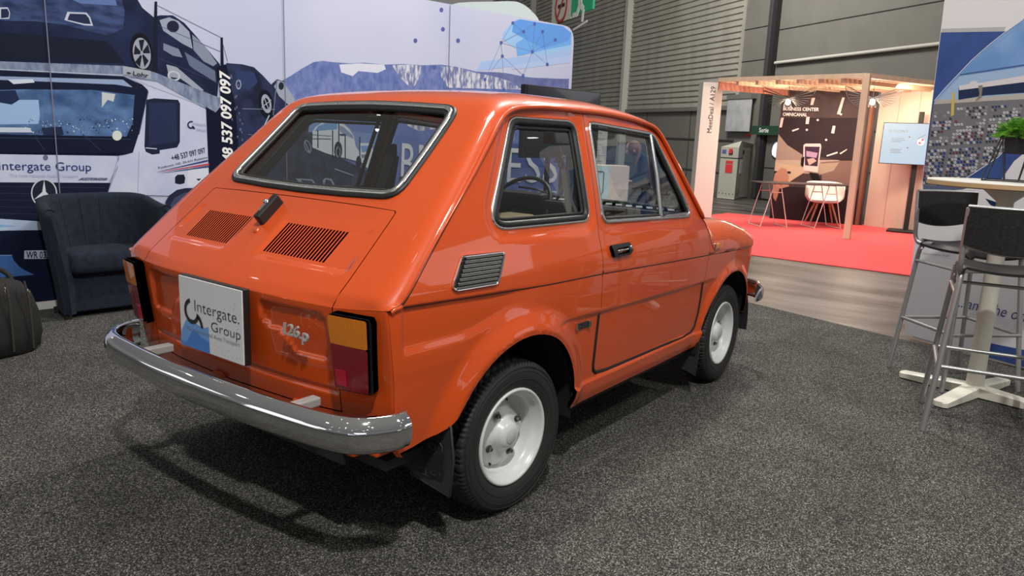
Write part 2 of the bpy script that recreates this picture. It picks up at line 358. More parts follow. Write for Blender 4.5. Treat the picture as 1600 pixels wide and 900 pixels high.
for a_ in ((.34, .74, zmid-.32, zmid-.14, REDL), (.34, .74, zmid-.12, zmid-.06, REDL), (.08, .30, zt-.14, zt-.06, mat('label_blue', (.08, .1, .3), .5))): m = MB(); onface(A, B, *a_[:4], .008, a_[4], m); m.obj('label', cr_)
m = MB(); onface(B, C, .25, .75, zmid-.34, zmid-.03, .006, WHITE, m); m.obj('paper_notice', cr_)
m = MB(); X = (C-B)/np.linalg.norm(C-B); nn = np.cross(X, Z); nn = nn*(-1 if nn@(CAM-B) < 0 else 1)
put_text(m, '1306', B+X*.12+Z*.22, X, Z, nn, .10, WHITE, lift=.006); m.obj('number', cr_)
for P_, Q_, us, w_ in ((A, B, (.1, .3, .5, .7, .9), .015), (B, C, (.2, .5, .8), .03)):
    for u in us: m = MB(); onface(P_, Q_, u-w_, u+w_, .10, .125, .006, BLACK, m); m.obj('vent_hole', cr_)


# hanging exit / no smoking sign
HP = bwp(bw((890, 20))[0], 0, 2.5)
def hs(px): q = at(px, HP, BN); return ((q-HP)@BD, q[2])
hs0, hs1, hs2 = hs((863, 32)), hs((893.5, 29)), hs((927, 20)); ztp = hs((863, -40))[1]
def hp(s, z, o=0): return HP+BD*s+Z*z+BN*o
t = thing('hanging_sign', 'double sign hanging high by the cladding, no smoking beside a running figure', 'sign', tuple(hp(hs1[0], hs1[1])))
GRN = mat('sign_green', s2l(10, 130, 90), .5, emit=s2l(10, 130, 90), es=.25); CRM = mat('sign_cream', s2l(215, 215, 195), .6)
R_ = Matrix((BD, BN, Z)).transposed()
m = MB(); m.box(hp((hs0[0]+hs1[0])/2, (hs1[1]+ztp)/2), (hs0[0]-hs1[0], .05, ztp-hs1[1]), CRM, R_); w = m.obj('no_smoking_panel', t)
cx, cz_ = hs((878.5, 9)); rr = (hs((869, 9))[0]-hs((888, 9))[0])/2
RDS = mat('sign_red', s2l(175, 50, 50), .5)
m = MB(); m.lathe([(rr*.8, 0), (rr*.8, .01), (rr, .01), (rr, 0)], hp(cx, cz_, .026), BN, RDS, 40)
m.box(hp(cx, cz_, .031), (rr*1.8, .008, rr*.18), RDS, R_ @ Matrix.Rotation(.85, 3, 'Y')); m.box(hp(cx, cz_-.0, .028), (rr*1.1, .006, rr*.2), BLACK, R_); m.obj('no_smoking_symbol', w)
m = MB(); m.box(hp((hs1[0]+hs2[0])/2, (hs1[1]+ztp)/2+.06), (hs1[0]-hs2[0], .06, ztp-hs1[1]), GRN, R_); w = m.obj('exit_panel', t)
m = MB(); u = rr
def man(a, b, wd): m.bar(hp(man.x-a[0]*u, man.z+a[1]*u, .034), hp(man.x-b[0]*u, man.z+b[1]*u, .034), wd*u, .008, WHITE, BN)
man.x, man.z = hs((909, 6))
man((0, .9), (-.1, 0), .5); man((-.1, 0), (.45, -.35), .32); man((.45, -.35), (.35, -1.0), .28); man((-.1, .0), (-.45, -.5), .32); man((-.45, -.5), (-1.1, -.5), .26); man((0, .8), (.7, .5), .22); man((0, .8), (-.7, .45), .22)
man((-.9, -1.3), (1.1, -1.05), .12); m.obj('running_figure', w)

# ================================================================== left banner wall
G = np.array([.17746, 3.26023, 0]); AL = math.radians(-9.25); GD = np.array([math.cos(AL), math.sin(AL), 0]); GN = np.array([math.sin(AL), -math.cos(AL), 0])
def gp(s, z, o=0.): return G+GD*s+GN*o+Z*z
def gw(px): q = at(px, G, GN); return ((q-G)@GD, q[2])
HW = 2.34; S1 = 4.955; S0 = -1.1
FABB = mat('banner_back_fabric', (.5, .5, .52), .8)
outl = roundpoly([(S0, .045), (S1, .045), (S1, HW), (S0, HW)], [.02, .05, .16, .02], 6)
t = thing('banner_wall', 'long fabric display wall printed with a car transporter and mountains', 'display wall', tuple(gp(0, 0)))
SKY = noisy('print_sky', s2l(180, 185, 210), s2l(191, 195, 214), .8, .75, 0, 2)
m = MB(); m.prism(outl, .06, (gp(0, 0, -.06), GD, (0, 0, 1), GN), SKY, mat('white_edge', (.7, .7, .72), .6)); m.obj('fabric_panel', t)
m = MB(); m.box(gp((S0+S1)/2, .025, -.03), (S1-S0, .10, .05), mat('white_foot', (.62, .62, .6), .5), Matrix((GD, GN, Z)).transposed()); m.obj('foot_rail', t)
LAY = [0]
PR = MB(); _pm = {}
def pc(rgb):
    if isinstance(rgb, bpy.types.Material): return rgb
    k = 'print_%d_%d_%d' % tuple(rgb)
    return mat(k, s2l(*rgb), .8, spec=.15)
def clipz(poly):       # keep the print on the fabric
    out = []
    for s, z in poly: out.append((min(max(s, S0+.005), S1-.006), min(max(z, .05), HW-.012)))
    return out
def pp(pts, rgb, sc=None):
    if sc: pts = zo(sc[0], sc[1], pts)
    pts = [(-60 if p[0] <= .5 else p[0], -40 if p[1] <= .5 else p[1]) for p in pts]
    LAY[0] += 1; q = clipz([gw(p) for p in pts]); PR.add([gp(s, z, .0006+LAY[0]*.00003) for s, z in q], [tuple(range(len(q)))], pc(rgb))
def pl(a, b, w, rgb, sc=None):
    if sc: a, b = zo(sc[0], sc[1], [a, b])
    a, b = np.array(a, float), np.array(b, float); d = (b-a)/np.linalg.norm(b-a); n = np.array([-d[1], d[0]])*w/2
    pp([a+n, b+n, b-n, a-n], rgb)
def pe(c, rx, ry, rgb, sc=None, tilt=0., n=28, inner=None):
    if sc: c = zo(sc[0], sc[1], [c])[0]; rx /= sc[1]; ry /= sc[1]
    ct, st = math.cos(tilt), math.sin(tilt)
    def E(k): return [(c[0]+rx*k*math.cos(a)*ct-ry*k*math.sin(a)*st, c[1]+rx*k*math.cos(a)*st+ry*k*math.sin(a)*ct) for a in np.linspace(0, 2*math.pi, n, endpoint=False)]
    if inner is None: pp(E(1), rgb)
    else:
        LAY[0] += 1; o = [gp(*q, .0006+LAY[0]*.00003) for q in clipz([gw(p) for p in E(1)+E(inner)])]
        PR.add(o, [(i, (i+1) % n, n+(i+1) % n, n+i) for i in range(n)], pc(rgb))
Z1 = ((0, 0), 3.3333); Z2 = ((400, 0), 3.2); Z6 = ((0, 220), 4.5); Z3 = ((440, 170), 5.714); Z5 = ((640, 0), 5.0); Z7 = ((290, 100), 4.5); Z8 = ((0, 270), 2.9033)
# upper left sky is bluer
SKB = noisy('print_sky_blue', s2l(150, 165, 205), s2l(190, 198, 222), .9, .75, 0, 2)
# mountains
MTN = noisy('print_mountain', s2l(88, 104, 160), s2l(120, 134, 182), 22, .75, 0, 8, (1, 1, .6), .35, .7)
MSN = noisy('print_snow', s2l(110, 118, 160), s2l(205, 206, 215), 34, .75, 0, 8, (1, 1, .35), .42, .6)
MDK = noisy('print_far_ridge', s2l(92, 100, 152), s2l(112, 120, 165), 12, .75)
pp([(432, 140), (441, 126), (455, 118), (470, 108), (490, 97), (505, 95), (520, 97), (545, 99), (570, 98), (600, 101), (630, 100), (660, 102), (690, 101), (720, 106), (745, 112), (790, 114), (820, 120), (860, 124), (889, 123), (884, 420), (640, 420), (440, 420)], MTN)
pp([(745, 112), (780, 113), (820, 121), (889, 123.5), (888, 142), (800, 140)], MDK)
pp([(530, 101), (560, 99), (600, 101), (603, 108), (590, 114), (560, 111), (551, 119), (533, 113)], s2l and (205, 208, 222))
pp([(612, 102), (640, 101), (662, 103), (656, 120), (648, 134), (640, 136), (626, 122)], MSN)
pp([(690, 104), (712, 104), (740, 113), (770, 119), (800, 128), (815, 140), (700, 137), (688, 118)], MSN)
# valley seen through the car
VAL = noisy('print_valley', s2l(88, 104, 165), s2l(106, 122, 184), 5, .75, 0, 5)
pp([(500, 160), (889, 150), (884, 420), (500, 420)], VAL)
pp([(640, 186), (700, 190), (690, 200), (655, 205), (636, 196)], MSN); pp([(700, 150), (800, 180), (805, 220), (770, 222), (740, 205)], (120, 140, 195)); pp([(770, 228), (830, 222), (880, 240), (885, 262), (770, 262)], (70, 88, 150))
# dots and network at the right end
for p in ((248, 78), (260, 229), (45, 318), (378, 318), (193, 527)): pe(p, 15, 18, (84, 92, 150), Z5); 
for q, c in (([(735, 250), (800, 175), (880, 150), (1262, 250), (1262, 430), (1060, 470), (830, 380), (720, 300)], (150, 190, 228)), ([(840, 440), (830, 340), (1000, 230), (1262, 260), (1262, 350), (1060, 390)], (112, 165, 226)), ([(810, 170), (860, 150), (1200, 205), (1265, 260), (1240, 320), (1040, 380), (800, 250)], (96, 150, 220)),
             ([(520, 555), (560, 480), (1260, 395), (1260, 430), (800, 520)], (160, 185, 225)), ([(800, 545), (795, 515), (1260, 430), (1255, 490)], (170, 190, 225))): pp(q, c, Z5)
net = [(805, 180), (976, 188), (890, 248), (1038, 247), (1137, 312), (714, 334), (958, 405), (724, 438), (1075, 503), (886, 590), (588, 620), (735, 700)]
for i, j in ((0, 5), (1, 5), (2, 5), (5, 6), (5, 7), (6, 1), (6, 3), (6, 8), (6, 2), (7, 10), (7, 9), (8, 3), (6, 4), (0, 2), (5, 10), (6, 9), (7, 11)): pl(net[i], net[j], .5, (96, 110, 160), Z5)
for p in net: pe(p, 11, 14, (80, 96, 158), Z5)
# ---- upper dark car on the truck
NV = (30, 38, 60)
pp([(0, 0), (640, 0), (740, 40), (800, 90), (830, 80), (900, 80), (960, 120), (1040, 210), (1145, 335), (1130, 520), (800, 385), (640, 350), (0, 320)], noisy('print_dark_car', s2l(20, 28, 54), s2l(30, 42, 74), 6, .75), Z1)
pp([(0, 0), (600, 0), (650, 60), (640, 150), (560, 185), (330, 130), (180, 110), (0, 105)], noisy('print_car_sheen', s2l(36, 48, 80), s2l(62, 80, 122), 9, .75, 0, 5, (1, 1, 3)), Z1)
pp([(60, 0), (560, 0), (610, 30), (420, 18)], (90, 112, 160), Z1); pp([(0, 150), (560, 215), (650, 330), (0, 315)], (22, 28, 46), Z1)
for q in ([(350, 62), (450, 66), (470, 90), (484, 135), (440, 132), (335, 105)], [(0, 40), (40, 38), (52, 65), (48, 98), (0, 104)]):
    pp(q, (185, 192, 208), Z1); cx0 = sum(p[0] for p in q)/len(q); cy0 = sum(p[1] for p in q)/len(q); pp([(cx0+(p[0]-cx0)*.82, cy0+(p[1]-cy0)*.75) for p in q], (34, 44, 72), Z1)
pp([(830, 105), (880, 90), (930, 110), (985, 165), (1003, 255), (950, 228), (850, 160)], (146, 154, 172), Z1); pp([(1000, 180), (1060, 230), (1130, 330), (1110, 345), (1060, 320), (1008, 262)], (128, 136, 156), Z1)
pp([(850, 225), (930, 255), (950, 300), (900, 290), (850, 260)], (120, 128, 150), Z1); pp([(960, 270), (1120, 370), (1125, 430), (1010, 360), (985, 340)], (96, 106, 132), Z1)
pe((735, 270), 58, 100, (16, 18, 28), Z1, -.15); pe((738, 278), 46, 82, (150, 156, 170), Z1, -.15); 
for a in range(5):
    th = a*1.2566+.3; pp([(738+8*math.cos(th), 278+14*math.sin(th)), (738+42*math.cos(th+.25), 278+74*math.sin(th+.25)), (738+44*math.cos(th+.95), 278+76*math.sin(th+.95)), (738+8*math.cos(th+1.), 278+14*math.sin(th+1.))], (26, 30, 44), Z1)
pe((900, 138), 32, 30, (28, 34, 52), Z1, .5)
pp([(805, 8), (818, 8), (820, 378), (790, 376)], (20, 26, 44), Z1); pp([(1148, 195), (1160, 195), (1165, 340), (1148, 340)], (20, 26, 44), Z1)
for a, b in (((818, 28), (1150, 195)), ((820, 130), (1150, 270)), ((1160, 230), (1185, 320)), ((820, 300), (1130, 430))): pl(a, b, .7, (60, 68, 96), Z1)
pp([(865, 335), (920, 350), (1060, 470), (1040, 480), (940, 410), (880, 400)], (150, 156, 170), Z1); pe((905, 395), 34, 26, (185, 190, 200), Z1, .3, inner=.7)
# platform
pp([(0, 312), (640, 343), (800, 375), (1145, 510), (1140, 560), (1115, 585), (1050, 555), (820, 425), (640, 398), (0, 355)], noisy('print_platform', s2l(98, 112, 140), s2l(138, 150, 172), 30, .75, 0, 6, (1, 1, .4)), Z1)
pp([(640, 343), (785, 370), (785, 412), (640, 388)], (158, 163, 172), Z1); pl((0, 352), (640, 392), 1., (190, 200, 215), Z1); pl((640, 392), (1060, 552), .8, (175, 182, 196), Z1)
# cab roof and windscreen
pp([(0, 356), (640, 398), (740, 440), (770, 470), (720, 700), (690, 800), (600, 812), (0, 800)], (18, 26, 50), Z1)
pp([(0, 392), (640, 415), (690, 455), (600, 440), (0, 408)], (140, 158, 190), Z1); pp([(40, 415), (170, 412), (180, 430), (70, 438)], (200, 208, 222), Z1)
WSC = noisy('print_windscreen', s2l(52, 78, 120), s2l(92, 122, 168), 7, .75, 0, 5, (1, 1, 1.5))
pp([(0, 475), (120, 465), (480, 468), (700, 495), (690, 640), (650, 730), (600, 720), (0, 690)], WSC, Z1)
pp([(30, 520), (200, 520), (207, 600), (200, 645), (0, 650), (0, 560)], (148, 178, 215), Z1); pp([(0, 480), (80, 470), (100, 520), (60, 545), (0, 500)], (30, 44, 74), Z1)
pp([(530, 480), (600, 490), (590, 530), (560, 520), (530, 560)], (190, 195, 196), Z1)
for i in range(110):
    x, y = random.uniform(120, 690), random.uniform(615, 690); w_ = random.uniform(3, 8); pp([(x, y), (x+w_, y), (x+w_, y+w_), (x, y+w_)], random.choice([(150, 170, 200), (40, 50, 74), (100, 120, 155), (190, 200, 215)]), Z1)
pp([(0, 660), (150, 665), (170, 690), (0, 688)], (190, 200, 215), Z1); pp([(215, 665), (320, 660), (330, 700), (230, 710)], (34, 44, 72), Z1)
pp([(0, 696), (690, 712), (640, 800), (0, 796)], (14, 22, 44), Z1); pl((0, 715), (680, 725), .9, (52, 62, 86), Z1); pl((180, 710), (230, 780), 1.2, (46, 54, 76), Z1); pl((430, 700), (525, 785), 1.2, (46, 54, 76), Z1)
pe((608, 706), 25, 26, (205, 212, 205), Z1)
# cab side, white
WC = noisy('print_cab_white', s2l(180, 187, 214), s2l(196, 201, 220), 4, .75)
pp([(770, 470), (850, 480), (940, 515), (1072, 572), (1088, 900), (1088, 1020), (900, 1020), (560, 1010), (610, 880), (620, 815), (690, 795), (722, 700)], WC, Z1)
pp([(0, 800), (600, 812), (620, 850), (560, 955), (555, 960), (0, 955)], WC, Z1)
pl((617, 812), (560, 1000), .9, (120, 128, 156), Z1); pl((722, 790), (716, 1000), .9, (140, 146, 170), Z1); pl((722, 700), (770, 475), 1.5, (60, 70, 96), Z1)
pp([(760, 520), (800, 512), (925, 520), (936, 540), (935, 740), (920, 768), (830, 782), (830, 800), (790, 805), (757, 790), (750, 760)], (26, 34, 58), Z1)
pp([(775, 535), (915, 535), (920, 735), (775, 760)], (36, 46, 76), Z1); pl((757, 770), (815, 775), 1.5, (190, 196, 212), Z1)
# lorry front
pp([(0, 290), (775, 295), (752, 372), (560, 372), (420, 395), (300, 470), (280, 565), (0, 532)], (20, 26, 48), Z6)
for k in range(5): pl((0, 318+k*46), (740-k*60, 330+k*48), .6, (52, 58, 80), Z6)
pe((308, 366), 92, 100, (190, 196, 208), Z6, inner=.9); pe((308, 366), 82, 90, (32, 36, 52), Z6)
for a in (-1.571, .55, 2.6): pp([(308+14*math.cos(a+1.57), 366+14*math.sin(a+1.57)), (308+84*math.cos(a), 366+92*math.sin(a)), (308-14*math.cos(a+1.57), 366-14*math.sin(a+1.57))], (205, 210, 220), Z6)
pe((318, 118), 18, 20, (96, 104, 130), Z6)
pp([(545, 277), (575, 258), (755, 262), (755, 277)], (130, 140, 165), Z6); 
pp([(0, 530), (285, 566), (315, 628), (0, 645)], (172, 190, 216), Z6); pp([(0, 560), (120, 600), (0, 625)], (130, 168, 214), Z6)
pp([(0, 645), (40, 630), (315, 626), (450, 640), (800, 640), (1400, 560), (1500, 560), (1500, 1230), (400, 1230), (0, 1230)], (14, 22, 46), Z6)
pp([(168, 775), (175, 770), (365, 768), (365, 828), (168, 830)], (176, 186, 205), Z6)
pp([(0, 808), (82, 808), (95, 840), (130, 880), (165, 905), (240, 940), (0, 985)], (66, 104, 168), Z6); pl((0, 806), (84, 804), 1.4, (120, 150, 200), Z6); pl((215, 790), (250, 785), 1.0, (90, 100, 130), Z8)
# wheel arch and tank behind the armchair
pp([(1160, 430), (1185, 385), (1240, 345), (1300, 332), (1470, 332), (1700, 335), (1700, 640), (1180, 640)], (34, 40, 62), Z6)
pp([(1195, 450), (1225, 400), (1300, 362), (1500, 352), (1500, 376), (1320, 385), (1250, 430), (1215, 520)], (62, 70, 98), Z6)
pp([(1228, 255), (1245, 238), (1290, 236), (1300, 262), (1294, 298), (1262, 306), (1228, 298)], (24, 30, 50), Z6)
pp([(1320, 190), (1466, 188), (1468, 318), (1312, 325)], (206, 210, 224), Z6); pp([(1375, 268), (1412, 264), (1395, 282)], (30, 40, 70), Z6)
# trailer side
pp([(1070, 556), (1120, 585), (1150, 550), (1130, 345), (1195, 330), (1235, 560), (1262, 900), (1262, 1110), (1085, 1110), (1085, 900)], (12, 18, 40), Z1)
pp([(1175, 328), (1260, 335), (1320, 350), (1365, 392), (1410, 440), (1440, 412), (1475, 425), (1500, 470), (1560, 560), (1700, 700), (1700, 1200), (1250, 1200), (1250, 900), (1225, 560)], noisy('print_dark_car_b', s2l(22, 28, 48), s2l(42, 52, 84), 9, .75), Z1)
pp([(1225, 370), (1320, 375), (1340, 430), (1290, 470), (1240, 440)], (44, 58, 96), Z1); pe((1240, 440), 14, 26, (150, 160, 180), Z1, inner=.7)
pe((1385, 545), 40, 78, (14, 18, 30), Z1, -.2); pe((1385, 540), 25, 50, (150, 156, 172), Z1, -.2, inner=.6); pl((1370, 500), (1400, 580), 1.2, (165, 170, 182), Z1); pl((1360, 560), (1410, 520), 1.2, (165, 170, 182), Z1)
pp([(1425, 450), (1445, 418), (1475, 428), (1535, 520), (1515, 560), (1450, 500)], (150, 156, 172), Z1); pe((1462, 448), 14, 20, (30, 36, 56), Z1)
pl((1440, 415), (1420, 600), 1.6, (96, 104, 130), Z1); pl((1400, 600), (1350, 705), 1.8, (170, 178, 195), Z1); pl((1260, 566), (1430, 570), .8, (130, 138, 160), Z1); pl((1290, 700), (1400, 712), .8, (120, 128, 150), Z1); pl((1425, 600), (1460, 640), 1.6, (96, 104, 130), Z1)
for i in range(22):
    x, y = random.uniform(1195, 1260), random.uniform(380, 780); pp([(x, y), (x+7, y+3), (x+4, y+16), (x-2, y+8)], (90, 100, 130), Z1)
# ---- what shows through the car windows
pp([(250, 90), (1000, 90), (1000, 300), (880, 420), (200, 420)], (116, 138, 190), Z3); pp([(540, 130), (920, 160), (910, 240), (640, 200)], (98, 118, 178), Z3)
pp([(0, 330), (150, 200), (270, 210), (300, 360), (500, 430), (900, 620), (900, 820), (0, 820)], noisy('print_trailer_dark', s2l(26, 32, 50), s2l(48, 56, 82), 14, .75), Z3)
pe((228, 335), 30, 60, (120, 126, 142), Z3, -.3, inner=.75); pl((205, 300), (250, 400), 1., (150, 156, 170), Z3)
pp([(272, 200), (300, 160), (365, 118), (490, 112), (545, 130), (600, 180), (640, 240), (655, 330), (700, 400), (680, 470), (560, 440), (440, 410), (390, 395), (270, 345)], (200, 206, 220), Z3)
pp([(290, 200), (320, 155), (385, 128), (492, 130), (492, 182), (440, 188), (290, 200)], (110, 146, 196), Z3); pp([(510, 150), (545, 160), (630, 235), (640, 268), (560, 235), (515, 200)], (130, 146, 178), Z3)
pl((272, 232), (440, 245), 1.2, (60, 70, 96), Z3); pl((272, 268), (435, 270), 1.6, (60, 70, 96), Z3); pp([(505, 225), (555, 222), (556, 242), (520, 242)], (40, 48, 70), Z3)
pe((500, 370), 36, 78, (24, 28, 44), Z3); pe((500, 385), 22, 50, (140, 146, 160), Z3, inner=.7)
pp([(690, 305), (790, 305), (870, 350), (862, 450), (830, 560), (760, 530), (700, 470)], (200, 206, 220), Z3); pp([(702, 330), (785, 330), (785, 378), (712, 388)], (110, 146, 196), Z3); pp([(705, 410), (755, 405), (755, 432), (710, 440)], (120, 128, 150), Z3)
pe((683, 475), 24, 55, (24, 28, 44), Z3); pe((800, 510), 24, 60, (24, 28, 44), Z3); pe((800, 520), 14, 36, (140, 146, 160), Z3, inner=.7); pp([(795, 320), (835, 330), (850, 400), (820, 390)], (120, 136, 168), Z3)
for x, a, b in ((318, 190, 350), (450, 190, 450), (505, 130, 460), (562, 225, 450), (692, 252, 535)): pp([(x-5, a), (x+5, a), (x+6, b), (x-4, b)], (26, 30, 48), Z3)
pl((470, 535), (830, 665), 1.2, (160, 166, 180), Z3); pp([(640, 570), (800, 630), (790, 760), (610, 690)], (56, 62, 86), Z3)
for q in ([(120, 620), (160, 625), (200, 690), (180, 690)], [(150, 620), (270, 630), (330, 700), (310, 700), (262, 642), (160, 634)], [(360, 640), (385, 615), (440, 625), (480, 700), (462, 700), (432, 640), (390, 630), (372, 690)]): pp(q, (130, 138, 156), Z3)
pp([(1050, 600), (1120, 620), (1060, 720), (1040, 720)], (40, 60, 60), Z3)
PR.obj('printed_scene', t)
# lettering on the wall
T = MB(); NAVY = pc((34, 52, 108)); TW = pc((205, 208, 220)); TD = pc((34, 42, 66))
def wt(txt, p0, p1, cap_px, m, bold=0., shear=0., mb=T, spacing=1.):
    a, b = gp(*gw(p0), .009), gp(*gw(p1), .009); X = (b-a); L = np.linalg.norm(X); X = X/L; Y = np.cross(GN, X)*1.; Y = Y if Y[2] > 0 or abs(Y[2]) < .3 else -Y
    c = gw((p0[0], p0[1]-cap_px))[1]-gw(p0)[1]; put_text(mb, txt, a, X, Y, GN, abs(c), m, width=L, bold=bold, shear=shear, lift=.0005)
wt('Intergate Group', (-2, 265.3), (142, 267.0), 14, NAVY)
wt('The International Auto Transport', (14, 276), (122, 277.5), 5, pc((170, 175, 196)))
wt('ACTROS', (122, 281.5), (167, 281.5), 4, pc((90, 98, 124)), .02, .3)
wt('+48 537 097 097', (268.5, 251), (321, 238.5), 8.5, TD, .012)
wt('Puszkowa 100, 35-631 Rzeszow', (247, 264), (324, 247), 3.5, TD)
wt('INTERGATE', (300, 195), (321, 198), 3.5, pc((150, 155, 175))); wt('GROUP', (306, 204), (321, 206.5), 3.5, pc((150, 155, 175)))
wt('WR 033', (40.5, 403), (76, 403), 10.5, TD, .015)
wt('Lohr', (207, 117.5), (231, 121.5), 6.5, TD, .02)
wt('\u2022', (197, 117), (204, 118), 7, TD)
# vertical phone number
q0, q1 = gw((356, 264)), gw((356.5, 111)); hh = q1[1]-q0[1]
put_text(T, '+48 537 097 097', gp(q0[0]+.035, q0[1], .009), (0, 0, 1), -GD, GN, .075, WHITE, width=hh, bold=.03, shear=.15, lift=.0005)
# swirl logo and stripes
def arcpoly(c, r0, r1, a0, a1, n=10): return [(c[0]+r1*math.cos(a), c[1]+r1*math.sin(a)) for a in np.linspace(a0, a1, n)]+[(c[0]+r0*math.cos(a), c[1]+r0*math.sin(a)) for a in np.linspace(a1, a0, n)]
def tp(pts, rgb, k=1):
    q = [gp(*gw(p), .0095+.0003*k) for p in pts]; n = len(q)//2; T.add(q, [(i, i+1, 2*n-2-i, 2*n-1-i) for i in range(n-1)], pc(rgb))
tp(arcpoly((298, 195), 4.0, 6.2, 2.2, 5.2), (34, 44, 80)); tp(arcpoly((297, 203), 5, 7.4, -1.2, -.2), (34, 44, 80)); tp(arcpoly((298, 195), 4.0, 6.2, .9, 2.3), (34, 44, 80))
for a, b, c in (((245, 268), (324, 249.5), (50, 60, 120)), ((245, 269), (326, 255), (190, 60, 70)), ((250, 270.5), (326, 258.5), (60, 66, 120))):
    tp([a, b, (b[0], b[1]+2.6), (a[0], a[1]+.2)], c)
wt('B', (625, 283), (645.5, 283.5), 61, TW); wt('USIN', (652, 283.6), (781, 284.8), 59, TW, spacing=1.15); wt('E', (791, 284.6), (812, 284.8), 55, TW, spacing=1.); wt('SS', (819, 284.8), (869, 285.2), 53, TW); wt('WITH US', (750, 318), (868, 316), 20, TW)
T.obj('lettering', t)
# seams of the fabric
m = MB()
for px in ((67.5, 0), (441, 0), (702, 0)):
    s = gw(px)[0]+.005; m.box(gp(s, HW/2+.02, .0095), (.006, .003, HW-.06), pc((120, 118, 140)), Matrix((GD, GN, Z)).transposed())
m.obj('seam', t)
# pale round-shouldered board of another stand behind the wall
q = at((860, 33), gp(5, 0, -2.6), GN); O = gp(5, 0, -2.6)
def ob(px): w = at(px, O, GN); return ((w-O)@GD, w[2])
c_ = [ob(p) for p in ((700, 40), (700, 8), (770, 3), (795, 2.5), (806, 4), (818, 10), (828, 19), (838, 32), (843, 60))]
P = [(p[0], p[1]) for p in catmull(c_, 4)]; P = [(p[0], p[1]) for p in P]+[(P[-1][0], .0), (P[0][0], .0)]
m = MB(); m.prism(P, .05, (O, GD, (0, 0, 1), GN), mat('pale_blue_board', s2l(205, 228, 232), .6), mat('pink_edge', s2l(205, 150, 150), .6))
tag(m.obj('display_board'), 'pale blue board with a rounded shoulder rising behind the printed wall', 'display board')
# ================================================================== the car
CAR = thing('car', 'small orange two-door car with a chrome bumper parked on the charcoal carpet', 'car', (0, 0, 0))
ZS = [.15, .25, .345, .45, .59, .60, .70, .80, .87, 1.0, 1.15, 1.30, 1.36, 1.5]
YS = [.630, .648, .664, .676, .688, .689, .690, .684, .668, .632, .585, .535, .513, .46]
def pchip_setup(X, Y):
    X = np.array(X, float); Y = np.array(Y, float); h = np.diff(X); d = np.diff(Y)/h; m = np.zeros(len(X))
    for i in range(1, len(X)-1): m[i] = 0 if d[i-1]*d[i] <= 0 else 2*d[i-1]*d[i]/(d[i-1]+d[i])
    m[0], m[-1] = d[0], d[-1]
    def f(x):
        i = int(min(max(np.searchsorted(X, x)-1, 0), len(X)-2)); t = (x-X[i])/h[i]; t = min(max(t, -1), 2)
        return ((2*t**3-3*t*t+1)*Y[i]+(t**3-2*t*t+t)*h[i]*m[i]+(-2*t**3+3*t*t)*Y[i+1]+(t**3-t*t)*h[i]*m[i+1])
    return f
_ys = pchip_setup(ZS, YS)
def ys0(x, z):
    y = _ys(z)
    if x > .9: y -= .030*((x-.9)/1.2)**2
    if x > 2.03: y -= .12*(max(0, x-2.03)/.25)**2.6
    if x < .3: y -= .030*((.3-x)/.9)**2
    return y
def sst(t): t = min(max(t, 0), 1); return t*t*(3-2*t)
def belt(x): return np.interp(x, [-.53, .13, .46, 1.46, 1.91, 2.4], [.783, .762, .756, .722, .705, .69])
def crz(x): return np.interp(x, [-.5, -.2, .46, 1.43, 2.4], [.655, .640, .615, .600, .58])
RA = (-.002, .275, .338); FA = (1.80, .275, .325)
def pdist(poly, x, z):       # signed distance, negative inside
    P = poly; a = P; b = np.roll(P, -1, 0); d = b-a; w = np.array([x, z])-a
    t = np.clip((w*d).sum(1)/(d*d).sum(1), 0, 1); q = w-d*t[:, None]; dist = math.sqrt((q*q).sum(1).min())
    c = (((a[:, 1] > z) != (b[:, 1] > z)) & (x < (b[:, 0]-a[:, 0])*(z-a[:, 1])/(b[:, 1]-a[:, 1]+1e-12)+a[:, 0])).sum() % 2
    return -dist if c else dist
QW = np.array(roundpoly([(.075, 1.293), (.46, 1.292), (.425, .940), (-.155, .948)], [.075, .05, .05, .06], 7))
DW = np.array(roundpoly([(.545, 1.292), (1.055, 1.262), (1.285, .905), (.50, .930)], [.035, .07, .035, .04], 6))
HOLE_DW = DW
def ysf(x, z):
    y = ys0(x, z); bl = belt(x)
    # upper body stands proud of the band below the belt line
    y += .0045*sst((z-bl)/.006+.5)
    gx = sst((x+.535)/.02)*sst((1.93-x)/.02) if x < 1.95 else 0
    # rear recess panel between belt and lower swage
    if x < .10:
        k = sst((x+.528)/.018)*sst((.10-x)/.28)
        lo2 = .640+.055*sst((x+.32)/.32)
        band = sst((bl-z)/.012)*sst((z-lo2)/.035)
        y -= .009*k*band
    # tuck below the crease
    cz0 = crz(x); k = sst((x-.10)/.2)*sst((1.60-x)/.12)
    y -= .009*k*sst((cz0-z)/.02)
    if x < -.1: y -= 0
    # sill roll
    y += .013*sst((.352-z)/.012)*(1 if .2 < x < 1.6 else 0)*(1-.5*sst((.30-z)/.05))
    for (ax, az, ar), amp, wd in ((RA, .030, .095), (FA, .020, .06)):
        r = math.hypot(x-ax, z-az)
        if r < ar+wd*1.4 and z > .1:
            t = (r-ar)/wd; t = max(t, 0)
            y += amp*(1-sst(t))**1.0*sst((z-.2)/.15) - .004*(1-sst((r-ar)/.012))
    # pressed frames round the side windows
    if z > .84 and x < 1.45:
        for P, kk in ((QW, .007), (DW, .004)):
            if P[:, 0].min()-.08 < x < P[:, 0].max()+.08:
                d = pdist(P, x, z); y -= kk*(1-sst((abs(d)-.012)/.03))
    return y
def Fside(u, v): return np.array([u, -ysf(u, v), v])

# ---- tail profile
XF = pchip_setup([.30, .36, .45, .54, .74, .765, .80], [-.560, -.585, -.604, -.614, -.638, -.640, -.640])
CRW = pchip_setup([0, .3, .485, .56, .618, .645, .662], [0, .009, .030, .043, .056, .062, .070])
